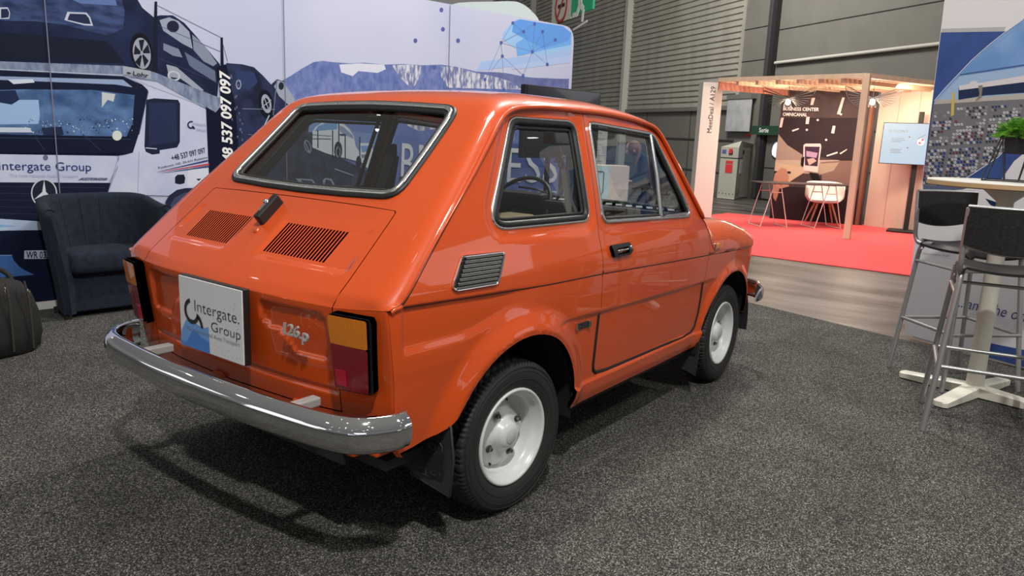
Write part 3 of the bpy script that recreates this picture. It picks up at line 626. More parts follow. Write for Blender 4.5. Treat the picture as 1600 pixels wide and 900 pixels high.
# ---- one surface running from the tail crease over lid, rear window, roof, windscreen and bonnet
ST = [  # x, z, edge dx, edge dz, rounding r, crown
 (-.618, .763, .055, .000, .075, .026), (-.605, .775, .054, -.002, .072, .025), (-.52, .852, .044, -.010, .066, .018), (-.44, .925, .034, -.016, .062, .010), (-.352, 1.005, .026, -.024, .060, .003),
 (-.317, 1.036, .026, -.024, .060, .003), (-.20, 1.140, .026, -.026, .060, .003), (-.09, 1.239, .024, -.028, .060, .006), (-.017, 1.304, .018, -.034, .065, .010), (.022, 1.333, .012, -.040, .08, .010), (.07, 1.352, .004, -.043, .10, .010),
 (.14, 1.364, 0, -.044, .12, .012), (.30, 1.374, 0, -.046, .14, .014), (.60, 1.372, 0, -.046, .14, .014), (.85, 1.357, 0, -.044, .13, .014), (1.00, 1.336, 0, -.040, .11, .012), (1.07, 1.317, -.01, -.034, .07, .010),
 (1.12, 1.285, -.02, -.028, .05, .010), (1.20, 1.184, -.022, -.024, .045, .012), (1.33, 1.010, -.022, -.022, .045, .012), (1.415, .905, -.02, -.02, .045, .010), (1.435, .890, 0, -.05, .07, .006), (1.47, .885, 0, -.12, .10, .006), (1.52, .882, 0, -.150, .11, .008),
 (1.75, .868, 0, -.152, .11, .008), (1.92, .845, 0, -.138, .11, .008), (2.06, .812, -.01, -.112, .10, .008), (2.17, .775, -.03, -.08, .09, .006), (2.24, .735, -.05, -.045, .09, .004), (2.26, .705, -.06, -.02, .09, .002)]
_S = np.array(ST); _cum = np.concatenate([[0], np.cumsum(np.hypot(np.diff(_S[:, 0]), np.diff(_S[:, 1])))])
_fs = [pchip_setup(_cum, _S[:, k]) for k in range(6)]
SMAX = _cum[-1]
def s_at(x=None, z=None, front=False):
    r = range(len(_cum)-1)
    for i in r:
        a, b = _S[i], _S[i+1]
        if x is not None and a[0] <= x <= b[0]: return _cum[i]+(x-a[0])/(b[0]-a[0]+1e-9)*(_cum[i+1]-_cum[i])
        if z is not None and x is None and a[1] <= z <= b[1]: return _cum[i]+(z-a[1])/(b[1]-a[1]+1e-9)*(_cum[i+1]-_cum[i])
    return SMAX
def wS(s):
    x, z, dx, dz = [_fs[k](s) for k in range(4)]; return ys0(x+dx, z+dz)+.006
def ZC(t): return .42*max(0., CRW(min(t, .655))-.030)
def Frr(u, v):      # u along the profile, v in -1..1 across
    s = min(max(u, 0), SMAX); x, z, dx, dz, r, c = [f(s) for f in _fs]; w = wS(s); y = abs(v)*w
    if u < 0: x += u*.2; z += u
    a = min(max((y-(w-r))/r, 0), 1); g = 1-math.sqrt(max(0, 1-a*a*.999)); g = g*.85+.15*(y/w)**3
    e = 1e-3; tx, tz = _fs[0](min(s+e, SMAX))-_fs[0](max(s-e, 0)), _fs[1](min(s+e, SMAX))-_fs[1](max(s-e, 0)); L = math.hypot(tx, tz); nx, nz = -tz/L, tx/L
    kk = sst((s-.26)/.12); nx, nz = -(1-kk)+kk*nx, kk*nz; cc = c*(1-(y/w)**2); X_, Z_ = x+dx*g+nx*cc, z+dz*g+nz*cc
    if s < .05:
        k = sst(s/.05); t = min(y/w*.662, .655); X_ = (1-k)*(-.640+CRW(t)+(x+.618))+k*X_; Z_ = (1-k)*(z+.0010+ZC(t))+k*Z_
    return np.array([X_, math.copysign(y, v), Z_])
def Eedge(s): q = Frr(s, -1.); return q
def sof(x, z):      # profile position for a rear slope height
    return s_at(z=z)
def vof(s, y): return y/wS(s)
# ---- tail panel
REC = [np.array(roundpoly([(-.185, .735), (-.45, .735), (-.455, .605), (-.33, .605), (-.29, .66), (-.20, .68)], .022, 4)), np.array(roundpoly([(.20, .68), (.29, .66), (.33, .605), (.455, .605), (.45, .735), (.185, .735)], .022, 4))]
def Ftail(u, v):    # u = y, v = z
    k = ys0(-.52, v)/.662; t = min(abs(u)/k, .662); x = XF(v)+CRW(t)
    for P in REC:
        d = pdist(P, u, v)
        if d < .012: x += .009*sst((.010-d)/.018)
    if abs(u) < .484: x += .006*(1-sst(abs(v-.515)/.012))*sst((.484-abs(u))/.02)      # pressing along the lid foot
    if v < .372: x += .5*(.372-v)
    return np.array([x, u, v])

# ---- generic trimmed sheet with true normals
def inside(poly, P):
    a = poly; b = np.roll(poly, -1, 0); x, z = P[:, 0][:, None], P[:, 1][:, None]
    return (((a[None, :, 1] > z) != (b[None, :, 1] > z)) & (x < (b[:, 0]-a[:, 0])[None]*(z-a[None, :, 1])/((b[:, 1]-a[:, 1])[None]+1e-12)+a[None, :, 0])).sum(1) % 2 == 1
def mind(poly, P, closed=True):
    a = poly; b = np.roll(poly, -1, 0); 
    if not closed: a = a[:-1]; b = b[:-1]
    d = b-a; w = P[:, None]-a[None]; t = np.clip((w*d[None]).sum(2)/((d*d).sum(1)[None]+1e-12), 0, 1); q = w-d[None]*t[..., None]
    return np.sqrt((q*q).sum(2)).min(1)
def resamp(poly, step, closed=True):
    out = []; k = len(poly)
    for i in range(k if closed else k-1):
        a, b = np.array(poly[i], float), np.array(poly[(i+1) % k], float); n = max(1, int(math.ceil(np.linalg.norm(b-a)/step)))
        for j in range(n): out.append(a+(b-a)*j/n)
    if not closed: out.append(np.array(poly[-1], float))
    return np.array(out)
def sheet(name, F, outer, holes, gu, gv, m, parent, flange=.012, step=.02, mirror=False, lines=(), thick=0., fl_mat=None, extra=None):
    outer = resamp(outer, step); holes = [resamp(h, step) for h in holes]
    U, V = np.meshgrid(gu, gv); P = np.stack([U.ravel(), V.ravel()], 1); P = P[inside(outer, P)]
    for h in holes:
        if len(P): P = P[~inside(h, P)]
    for h in [outer]+holes:
        if len(P):
            keep = []
            for i in range(0, len(P), 4000): keep.append(mind(h, P[i:i+4000]) > step*.28)
            P = P[np.concatenate(keep)]
    vs = []; ed = []
    for h in [outer]+holes:
        o = len(vs); n = len(h); vs += [tuple(p) for p in h]; ed += [(o+i, o+(i+1) % n) for i in range(n)]
    for L in lines:
        L = resamp(L, step, False); o = len(vs); vs += [tuple(p) for p in L]; ed += [(o+i, o+i+1) for i in range(len(L)-1)]
        if len(P): P = P[mind(L, P, False) > .003]
    vs += [tuple(p) for p in P]
    r = delaunay_2d_cdt([Vector(p) for p in vs], ed, [], 0, 1e-6)
    V2 = np.array([tuple(p) for p in r[0]]); T3 = np.array([f for f in r[2]]); C3 = V2[T3].mean(1)
    ok = np.concatenate([inside(outer, C3[i:i+5000]) for i in range(0, len(C3), 5000)])
    for h in holes: ok &= ~np.concatenate([inside(h, C3[i:i+5000]) for i in range(0, len(C3), 5000)])
    T3 = T3[ok]; used = np.unique(T3); rm = -np.ones(len(V2), int); rm[used] = np.arange(len(used)); V2 = V2[used]; T3 = rm[T3]
    e = 6e-4
    X3 = np.array([F(a, b) for a, b in V2])
    def nrm(a, b):
        n = np.cross(F(a+e, b)-F(a-e, b), F(a, b+e)-F(a, b-e)); return n/(np.linalg.norm(n)+1e-15)
    N3 = np.array([nrm(a, b) for a, b in V2])
    verts = [X3]; nor = [N3]; faces = [tuple(f) for f in T3]; mi = [0]*len(faces)
    tri = X3[T3]; fn = np.cross(tri[:, 1]-tri[:, 0], tri[:, 2]-tri[:, 0]); s = np.sign((fn*N3[T3].mean(1)).sum(1)); faces = [f if k >= 0 else f[::-1] for f, k in zip(faces, s)]
    # orientation outwards (away from car middle)
    ctr = np.array([.7, 0, .75]); sg_ = 1 if ((X3-ctr)*N3).sum() > 0 else -1
    if sg_ < 0: N3 = -N3; nor = [N3]; faces = [f[::-1] for f in faces]
    off = len(X3)
    if flange:
        for h in [outer]+holes:
            A = np.array([F(a, b) for a, b in h]); NN = np.array([nrm(a, b) for a, b in h])*sg_; B = A-NN*flange; n = len(h)
            T_ = np.roll(A, -1, 0)-np.roll(A, 1, 0); FN = np.cross(T_, NN); FN /= np.linalg.norm(FN, axis=1)[:, None]+1e-12
            verts += [A, B]; nor += [FN, FN]
            for i in range(n): j = (i+1) % n; faces.append((off+i, off+j, off+n+j, off+n+i)); mi.append(1 if fl_mat else 0)
            off += 2*n
    VV = np.concatenate(verts); NN = np.concatenate(nor)
    if mirror: VV = VV*[1, -1, 1]; NN = NN*[1, -1, 1]; faces = [f[::-1] for f in faces]
    me = bpy.data.meshes.new(name); me.from_pydata([tuple(p) for p in VV], [], faces); me.materials.append(m)
    if fl_mat: me.materials.append(fl_mat)
    me.polygons.foreach_set('material_index', mi); me.polygons.foreach_set('use_smooth', [True]*len(faces))
    me.update(); me.normals_split_custom_set_from_vertices([tuple(n) for n in NN])
    o = bpy.data.objects.new(name, me); COL.objects.link(o)
    if parent is not None: o.parent = parent
    return o
def ring(mb, F, poly, r, m, off=0., n=8, step=.02, mirror=False, flat=1.):
    P = resamp(poly, step); e = 6e-4; out = []
    for a, b in P:
        q = F(a, b); nn = np.cross(F(a+e, b)-F(a-e, b), F(a, b+e)-F(a, b-e)); nn /= np.linalg.norm(nn)
        if (q-np.array([.7, 0, .75]))@nn < 0: nn = -nn
        q = q+nn*off
        if mirror: q = q*[1, -1, 1]
        out.append(q)
    out.append(out[0]); mb.tube(out, r, m, n, False, False)
def offs(poly, d):    # inset of a rounded convex polygon
    P = np.array(poly); c = P.mean(0); a = np.roll(P, 1, 0); b = np.roll(P, -1, 0); t = b-a; n = np.stack([t[:, 1], -t[:, 0]], 1); n /= np.linalg.norm(n, axis=1)[:, None]+1e-12
    s = np.sign(((P-c)*n).sum(1).mean()); return P-n*s*d

# edge curve of the upper surface seen in side view
ES = np.linspace(0, SMAX, 90); EC = np.array([Eedge(s) for s in ES]); EXZ = EC[:, [0, 2]]
GAPR = [(.520, 1.316), (.494, 1.129), (.467, .945), (.459, .895), (.466, .757), (.470, .64), (.477, .487), (.484, .40), (.492, .375), (.515, .360), (.60, .352), (1.30, .347), (1.39, .350), (1.425, .372), (1.438, .43), (1.438, .516), (1.430, .60), (1.440, .66), (1.452, .722), (1.440, .80), (1.405, .868)]
def arc(c, r, a0, a1, n=22): return [(c[0]+r*math.cos(a), c[1]+r*math.sin(a)) for a in np.radians(np.linspace(a0, a1, n))]
e_top = EXZ[(EXZ[:, 0] > -.60)]
# door outline closes along the edge curve
def edge_between(x0, x1):
    return [tuple(p) for p in EXZ if x0 < p[0] < x1]
def zedge(x): 
    i = np.argsort(EXZ[:, 0]); return np.interp(x, EXZ[i, 0], EXZ[i, 1])
door_out = [(.520, zedge(.52)-.004)]+[(p[0], p[1]) for p in GAPR[1:-1]]+[(1.405, zedge(1.405)-.006)]+[(p[0]-.004, p[1]-.004) for p in reversed(edge_between(.54, 1.39))]
door_out = np.array(door_out)
zb = .262
XBZ = lambda z: Ftail(-(ys0(-.54, z)-.010), z)[0]+.004
body_out = [tuple(p) for p in EXZ if p[0] > XBZ(.762)+.006 and p[1] > (.7645+ZC(.645) if p[0] < 0 else 0) and p[0] < 2.21]
body_out = [(XBZ(.762), .7645+ZC(.645))]+[p for p in body_out if p[1] > .70]+[(2.21, .70), (2.235, .45), (2.20, .36)]
ra, rf = RA, FA
low = [(2.14, .33)]+arc(FA[:2], FA[2], 9, 178, 26)+[(1.47, zb+.004), (.345, zb)]+arc(RA[:2], RA[2], 0, 148, 24)+[(-.312, .424), (-.34, .402), (-.38, .384), (-.42, .374), (-.46, .366), (XBZ(.36), .36), (XBZ(.40), .40), (XBZ(.45), .45), (XBZ(.50), .50), (XBZ(.55), .55), (XBZ(.62), .62), (XBZ(.7), .7)]
body_out = np.array(body_out+low)
dcut = offs(door_out, -.0025)
vent_poly = roundpoly([(-.283, .893), (-.092, .888), (-.148, .797), (-.355, .800)], [.018, .014, .018, .018], 4)
gu = np.unique(np.round(np.concatenate([np.arange(-.53, .42, .010), np.arange(.42, 1.5, .02), np.arange(1.5, 2.24, .012)]), 4)); gv = np.unique(np.round(np.concatenate([np.arange(.262, .80, .010), np.arange(.80, 1.36, .015)]), 4))
bl1 = [(x, belt(x)+.003) for x in np.linspace(-.525, .455, 20)]; bl2 = [(x, belt(x)-.003) for x in np.linspace(-.525, .455, 20)]
BODYOBJ = {}
DARKIN = mat('dark_trim', (.02, .019, .018), .7); SEAM = mat('dark_joint', (.012, .006, .004), .8)
def warp(P): P = np.array(P, float).copy(); P[:, 0] += [.075*sst((x+.25)/.5)*(1-sst((x-.75)/.5)) for x in P[:, 0]]; return P
_ql = warp(QW); _ql[:, 0] += [.040*sst((x-.2)/.25) for x in _ql[:, 0]]
SIDE = {False: (door_out, DW, QW), True: (warp(door_out), warp(DW), _ql)}
# right and left sides
rb = sheet('body_shell', Fside, body_out, [dcut, QW], gu, gv, PAINT, CAR, .016, .013, False, [bl1, bl2])
lb = sheet('body_shell', Fside, body_out, [offs(SIDE[True][0], -.0025), SIDE[True][2]], np.arange(-.56, 2.25, .04), np.arange(.26, 1.36, .04), PAINT, CAR, .016, .03, True)
# doors
for mir in (False, True):
    door_out, DW, _q = SIDE[mir]
    d = sheet('door', Fside, door_out, [DW], gu[::2] if mir else gu, gv[::2] if mir else gv, PAINT, CAR,   .016, .02 if not mir else .03, mir, [] if mir else [[(x, belt(x)+.003) for x in np.linspace(.475, 1.44, 20)], [(x, belt(x)-.003) for x in np.linspace(.475, 1.44, 20)]])
    m = MB(); ring(m, Fside, offs(DW, .004), .0075, ALU, .001, 8, .02, mir); m.obj('window_trim', d)
    m = MB(); ring(m, Fside, offs(DW, .016), .007, RUBBER, -.006, 8, .02, mir); m.obj('window_seal', d)
    g = sheet('window_pane', lambda u, v: Fside(u, v)+np.array([0, .012, 0]), offs(DW, .010), [], np.arange(.5, 1.3, .06), np.arange(.9, 1.3, .06), GLASS, d, 0, .03, mir)
    sy = -1 if not mir else 1
    def sd(x, z, o=0.): q = Fside(x, z); return (q[0], (q[1]-o)*(-sy), q[2])
    m = MB(); m.tube([sd(*p, .002) for p in ((1.026, 1.252), (1.00, 1.09), (.974, .926))], .0085, ALU); m.tube([sd(p[0]+.014, p[1], -.004) for p in ((1.03, 1.24), (1.006, 1.09), (.982, .93))], .007, RUBBER)
    m.tube([sd(*p, -.004) for p in ((1.02, .925), (1.24, .922))], .006, ALU); m.obj('quarterlight_bar', d)
    # handle
    hx0, hx1, hz0, hz1 = .515, .668, .806, .852
    hp_ = roundpoly([(hx0, hz1), (hx1-.012, hz1), (hx1, hz0+.012), (hx1-.02, hz0), (hx0+.012, hz0)], .008, 3)
    h = sheet('handle', lambda u, v: Fside(u, v)-np.array([0, .012+.004*math.sin(min(max((v-hz0)/.046, 0), 1)*3.1416), 0]), hp_, [roundpoly([(.547, .838), (.635, .838), (.640, .814), (.552, .814)], .006, 3)], np.arange(.5, .7, .01), np.arange(.8, .86, .008), RUBBER, d, .014, .008, mir)
    m = MB(); m.add([sd(*p, -.002) for p in ((.547, .838), (.637, .838), (.641, .814), (.552, .814))], [(0, 1, 2, 3)], BLACK); m.bar(sd(.55, .828, .008), sd(.632, .828, .008), .020, .006, ALU, (0, 0, 1), .002); m.obj('chrome_pull', h)['label'] = 'polished metal pull inside the black handle'
    m = MB(); m.lathe([(0, .004), (.007, .004), (.009, 0)], sd(.655, .832, .014), (0, sy, 0), CHROME, 14); m.obj('lock', h)
    # inner door card
    m = MB(); cd = offs(door_out, .02); cd = [p for p in cd if p[1] < .89]; cd = cd
    cdp = [(x, min(z, .885)) for x, z in cd]; n = len(cdp)
    m.add([(x, (ys0(x, z)-.055)*sy, z) for x, z in cdp], [tuple(range(n))], DARKIN); m.add([(.49, (.60)*sy, .89), (1.40, .60*sy, .89), (1.40, .655*sy, .90), (.49, .655*sy, .90)], [(0, 1, 2, 3)], DARKIN)
    m.obj('door_card', d)
# quarter windows
door_out, DW = SIDE[False][:2]
for mir in (False, True):
    QW = SIDE[mir][2]
    g = sheet('rear_quarter_pane', lambda u, v: Fside(u, v)+np.array([0, .014, 0]), offs(QW, .01), [], np.arange(-.2, .5, .06), np.arange(.9, 1.3, .06), GLASS, CAR, 0, .03, mir)
    m = MB(); ring(m, Fside, offs(QW, .004), .0055, ALU, .000, 8, .02, mir); m.obj('window_trim', g)
    m = MB(); ring(m, Fside, offs(QW, .015), .0125, RUBBER, -.004, 8, .02, mir); m.obj('window_seal', g)
    m = MB(); ring(m, Fside, offs(QW, .030), .006, BLACK, -.012, 8, .02, mir); m.obj('inner_seal', g)

QW = SIDE[False][2]
# ---- upper skin with openings for lid, rear window, windscreen
def RV(pts): return [(s, vof(s, y)) for s, y in pts]
sT = s_at(z=1.005); sW0 = s_at(z=1.036); sW1 = s_at(z=1.306); 
lid_top = [(sT, -.462), (sT, .462)]
LIDU = [(-.001, -.485), (sT-.008, -.462), (sT, -.454), (sT+.002, -.3), (sT+.003, 0), (sT+.002, .3), (sT, .454), (sT-.008, .462), (-.001, .485)]
def wcurve():
    a = [(sW0+.004, -.385), (sW0-.012, -.25), (sW0-.020, 0), (sW0-.012, .25), (sW0+.004, .385)]
    return a
RW = [(sW0+.006, -.420), (sW0-.006, -.2), (sW0-.010, 0), (sW0-.006, .2), (sW0+.006, .420), (sW1, .398), (sW1+.006, .2), (sW1+.010, 0), (sW1+.006, -.2), (sW1, -.398)]
RWr = roundpoly(RW, [.055, .3, .3, .3, .055, .06, .3, .3, .3, .06], 5)
s_ws0, s_ws1 = s_at(x=1.10), s_at(x=1.405)
WS = roundpoly([(s_ws0, -.465), (s_ws0-.006, 0), (s_ws0, .465), (s_ws1, .57), (s_ws1, 0), (s_ws1, -.57)], [.06, .3, .06, .06, .3, .06], 5)
toV = lambda P: [(s, vof(s, y)) for s, y in P]
vg = [0, .1, .2, .3, .4, .5, .6, .68, .75, .8, .84, .87, .895, .915, .935, .95, .963, .974, .984, .992, .998]; vg = np.array([-v for v in vg[::-1]]+vg[1:])
sgd = np.unique(np.concatenate([np.arange(.012, SMAX-.01, .028), np.arange(s_at(z=1.29), s_at(x=.3), .012)]))
upo = [(0.0, -1.), (SMAX, -1.), (SMAX, 1.), (0.0, 1.)]
# the skin behind the lid is its own outline: start the skin above the lid and down both flanks
skin_out = [(0, -1), (SMAX, -1), (SMAX, 1), (0, 1)]+[(s, vof(s, y)) for s, y in reversed([(max(0., p[0]), p[1]*1.0) for p in LIDU])]
lidg = np.array(LIDU); 
lid_gap = [(max(p[0], 0.), p[1]) for p in [(0, -.488), (sT-.006, -.465), (sT+.002, -.457), (sT+.005, -.3), (sT+.006, 0), (sT+.005, .3), (sT+.002, .457), (sT-.006, .465), (0, .488)]]
skin_out = [(0, -1.), (SMAX, -1.), (SMAX, 1.), (0, 1.)]+toV(reversed(lid_gap))
sheet('roof_and_pillars', Frr, skin_out, [toV(RWr), toV(WS)], sgd, vg, PAINT, CAR, .014, .022)
# ---- engine lid: slope with louvres + upright face
def slots(y0, y1, s0, s1, n):
    out = []
    for i in range(n):
        y = y0+(y1-y0)*(i+.5)/n; h = abs(y1-y0)/n*.29; out.append([(s0, y-h), (s1, y-h), (s1, y+h), (s0, y+h)])
    return out
sl0, sl1 = s_at(z=.860), s_at(z=.940)
SLR = slots(-.063, -.347, sl0, sl1, 20); SLL = slots(.128, .375, sl0, sl1, 20)
EMB = [np.array(roundpoly([(s_at(z=.846), -.050), (s_at(z=.952), -.050), (s_at(z=.952), -.430), (s_at(z=.846), -.452)], .012, 3)), np.array(roundpoly([(s_at(z=.846), .118), (s_at(z=.952), .118), (s_at(z=.952), .440), (s_at(z=.846), .446)], .012, 3))]
def Flid(u, v):
    q = Frr(u, v); y = v*wS(min(max(u, 0), SMAX)); d = min(pdist(P, u, y) for P in EMB)
    if d < .006: 
        k = .0035*sst((.004-d)/.008); q = q+np.array([.68, 0, -.73])*k
    return q
lidV = toV([(max(p[0], .0), p[1]) for p in LIDU])
yy = np.array([-.48, -.40, -.35, -.30, -.2, -.1, -.05, 0, .05, .1, .2, .3, .35, .4, .48])
lid = sheet('engine_lid', Flid, lidV, [toV(h) for h in SLR+SLL], np.arange(.01, sT, .014), np.linspace(-.75, .75, 70), PAINT, CAR, .010, .02)
tail_lid_out = [(-.485, .764), (-.482, .62), (-.480, .462), (-.3, .456), (0, .452), (.3, .456), (.480, .462), (.482, .62), (.485, .764)]
lf = sheet('lid_face', Ftail, tail_lid_out, [], np.arange(-.49, .49, .012), np.arange(.44, .77, .012), PAINT, lid, .010, .02)
# tail panel round the lid
ye = lambda z: (ys0(-.54, z)-.010)
TZ = [(y, .7645+ZC(y)) for y in (.51, .54, .57, .60, .625)]
tp_out = [(-y, z) for y, z in TZ]+[(-ye(.764), .7645+ZC(.645)), (-ye(.6), .6), (-ye(.45), .45), (-ye(.37), .37), (-.5, .345), (0, .335), (.5, .345), (ye(.37), .37), (ye(.45), .45), (ye(.6), .6), (ye(.764), .7645+ZC(.645))]+[(y, z) for y, z in TZ[::-1]]+[(.488, .764), (.485, .62), (.483, .458), (.3, .452), (0, .448), (-.3, .452), (-.483, .458), (-.485, .62), (-.488, .764)]
tg = np.array(sorted(set([round(a*k, 4) for a in (.50, .53, .56, .58, .60, .615, .63, .64, .648, .655, .66) for k in (-1, 1)]+[round(x, 3) for x in np.arange(-.48, .49, .03)])))
sheet('tail_panel', Ftail, tp_out, [], tg, np.arange(.34, .76, .015), PAINT, CAR, .012, .02)
# corner join between tail panel and side
m = MB(); vs = []; zz = np.linspace(.345, .7645+ZC(.645), 24)
for z in zz:
    a = Ftail(-ye(z)+.004, z)-np.array([.0006, 0, 0]); xb = XBZ(z)+.004; b = Fside(xb, z)
    row = [a*(1-t)**2+2*t*(1-t)*np.array([a[0]+.003, b[1]+.001, z])+b*t*t for t in np.linspace(0, 1, 8)]; vs.append(row)
for sy in (1, -1):
    m = MB(); V_ = [p*[1, sy, 1] for r in vs for p in r]; m.add(V_, [(i*8+j, i*8+j+1, (i+1)*8+j+1, (i+1)*8+j) for i in range(23) for j in range(7)], PAINT, True); m.obj('rear_corner', CAR)

# latch
m = MB(); e1, e2 = Frr(s_at(z=.989), vof(0, .047)), Frr(s_at(z=.922), vof(0, .043)); nn = np.array([-.68, 0, .73]); 
m.bar(e1+nn*.012, e2+nn*.012, .050, .026, RUBBER, (0, 1, 0), .006); lt = m.obj('lid_latch', lid)
m = MB(); ml = e1*.42+e2*.58; m.bar(e1*.6+e2*.4+nn*.032+np.array([0, .006, 0]), e1*.25+e2*.75+nn*.03+np.array([0, .006, 0]), .016, .012, CHROME, (0, 1, 0), .003); m.lathe([(0, .02), (.007, .018), (.009, 0)], e1*.62+e2*.38+nn*.028+np.array([0, .006, 0]), nn, CHROME, 16); m.obj('lock', lt)
m = MB(); kb = Frr(s_at(z=.905), vof(0, .040)); m.lathe([(0, .008), (.009, .006), (.012, 0)], kb, nn, PAINT, 18); m.obj('rubber_stop', lid)
m = MB(); m.box((-.40, 0, .80), (.30, .86, .02), BLACK, Matrix.Rotation(math.radians(-42), 3, 'Y')); m.obj('engine_bay', CAR)
# rear window
g = sheet('rear_window', lambda u, v: Frr(u, v)+np.array([.006, 0, -.006]), toV(offs(RWr, .008)), [], np.arange(sW0, sW1, .03), np.linspace(-.8, .8, 24), glassmat('rear_glass', (.72, .74, .72)), CAR, 0, .03)
def fring(P, r, mt, off, name, par):
    m = MB(); ring(m, Frr, toV(P), r, mt, off, 8, .02); return m.obj(name, par)
fring(offs(RWr, -.004), .010, RUBBER, .000, 'outer_seal', g); fring(offs(RWr, .007), .0095, ALU, .006, 'chrome_trim', g); fring(offs(RWr, .022), .009, RUBBER, -.002, 'inner_seal', g)
g = sheet('windscreen', lambda u, v: Frr(u, v)+np.array([-.006, 0, -.006]), toV(offs(WS, .008)), [], np.arange(s_ws0, s_ws1, .05), np.linspace(-.9, .9, 20), GLASS, CAR, 0, .03)
fring(offs(WS, .0), .012, RUBBER, .0, 'windscreen_seal', g)
# drip rail from C-pillar over the doors to the scuttle, and the seam down to the lamp
for sy in (1, -1):
    pts = [Frr(s, -1.) for s in np.linspace(s_at(z=.80), s_at(x=1.41), 90)]
    pts = [np.array([p[0], (p[1]-.009*sst(i/34)+.002)*sy, p[2]+.003*sst(i/34)-.002]) for i, p in enumerate(pts)]
    m = MB(); m.tube(pts, [.002+.007*sst(i/34) for i in range(40)]+[.009]*49+[.005], PAINT, 8)
    m.obj('drip_rail', CAR)
    pts = [Frr(s, -1.) for s in np.linspace(.035, s_at(z=1.27), 30)]; m = MB(); m.tube([np.array([p[0]+.006, (p[1]+.003)*sy, p[2]-.006]) for p in pts], .004, SEAM, 6); m.obj('pillar_seam', CAR)
for sy in (1, -1):
    m = MB(); m.tube([np.array([q[0]+.008, (q[1]-(-1)*.006)*sy, q[2]-.007]) for q in [Frr(s, -1.) for s in np.linspace(0, .045, 5)]], .0085, PAINT, 8); m.obj('corner_filler', CAR)
# dark seal behind the panel gaps and lining
m = MB()
for sy in (-1, 1):
    pts = [((x), (ys0(x, z)-.012)*sy, z) for x, z in resamp(door_out, .03)]; m.tube(pts+[pts[0]], .009, SEAM, 6, False, False)
pts = [Frr(s, v)+np.array([.007, 0, -.007]) for s, v in toV(resamp(np.array(lid_gap), .03, False))]; m.tube(pts, .007, SEAM, 6)
pts = [Ftail(a, b)+np.array([.012, 0, 0]) for a, b in resamp(np.array([(-.486, .76), (-.484, .62), (-.482, .459), (0, .449), (.482, .459), (.484, .62), (.486, .76)]), .03, False)]; m.tube(pts, .007, SEAM, 6)
for sy in (-1, 1): m.tube([(x, (ysf(x, belt(x)-.005)-.0005)*sy, belt(x)-.0045) for x in np.linspace(-.52, 1.90, 90)], .0022, SEAM, 6)
m.obj('seam_seal', CAR)
# side vents with bright slats
for sy in (-1, 1):
    def sd(x, z, o=0.): return ((x), (ysf(x, z)+o)*sy, z)
    m = MB(); vp = resamp(vent_poly, .02); n = len(vp); a = [sd(x, z, .001) for x, z in vp]; b = [sd(x, z, .007) for x, z in vp]
    m.add(a+b, [(i, (i+1) % n, n+(i+1) % n, n+i) for i in range(n)], CHROME); ii = offs(np.array(vp), .006); c = [sd(x, z, .006) for x, z in ii]; d = [sd(x, z, -.004+.006) for x, z in ii]
    m.add(b+c, [(i, (i+1) % n, n+(i+1) % n, n+i) for i in range(n)], CHROME); m.add(c+d, [(i, (i+1) % n, n+(i+1) % n, n+i) for i in range(n)], BLACK); m.add(d, [tuple(range(n))], BLACK)
    vo_ = m.obj('side_vent', CAR)
    for k in range(8):
        t_ = (k+.6)/8.2; z = .893*(1-t_)+.799*t_; xa = -.283*(1-t_)-.350*t_+.014; xb = -.094*(1-t_)-.152*t_-.012
        m = MB(); m.bar(sd(xa, z, .008), sd(xb, z-.003, .008), .006, .0085, ALU, (0, 0, 1), .0015); m.obj('slat', vo_)
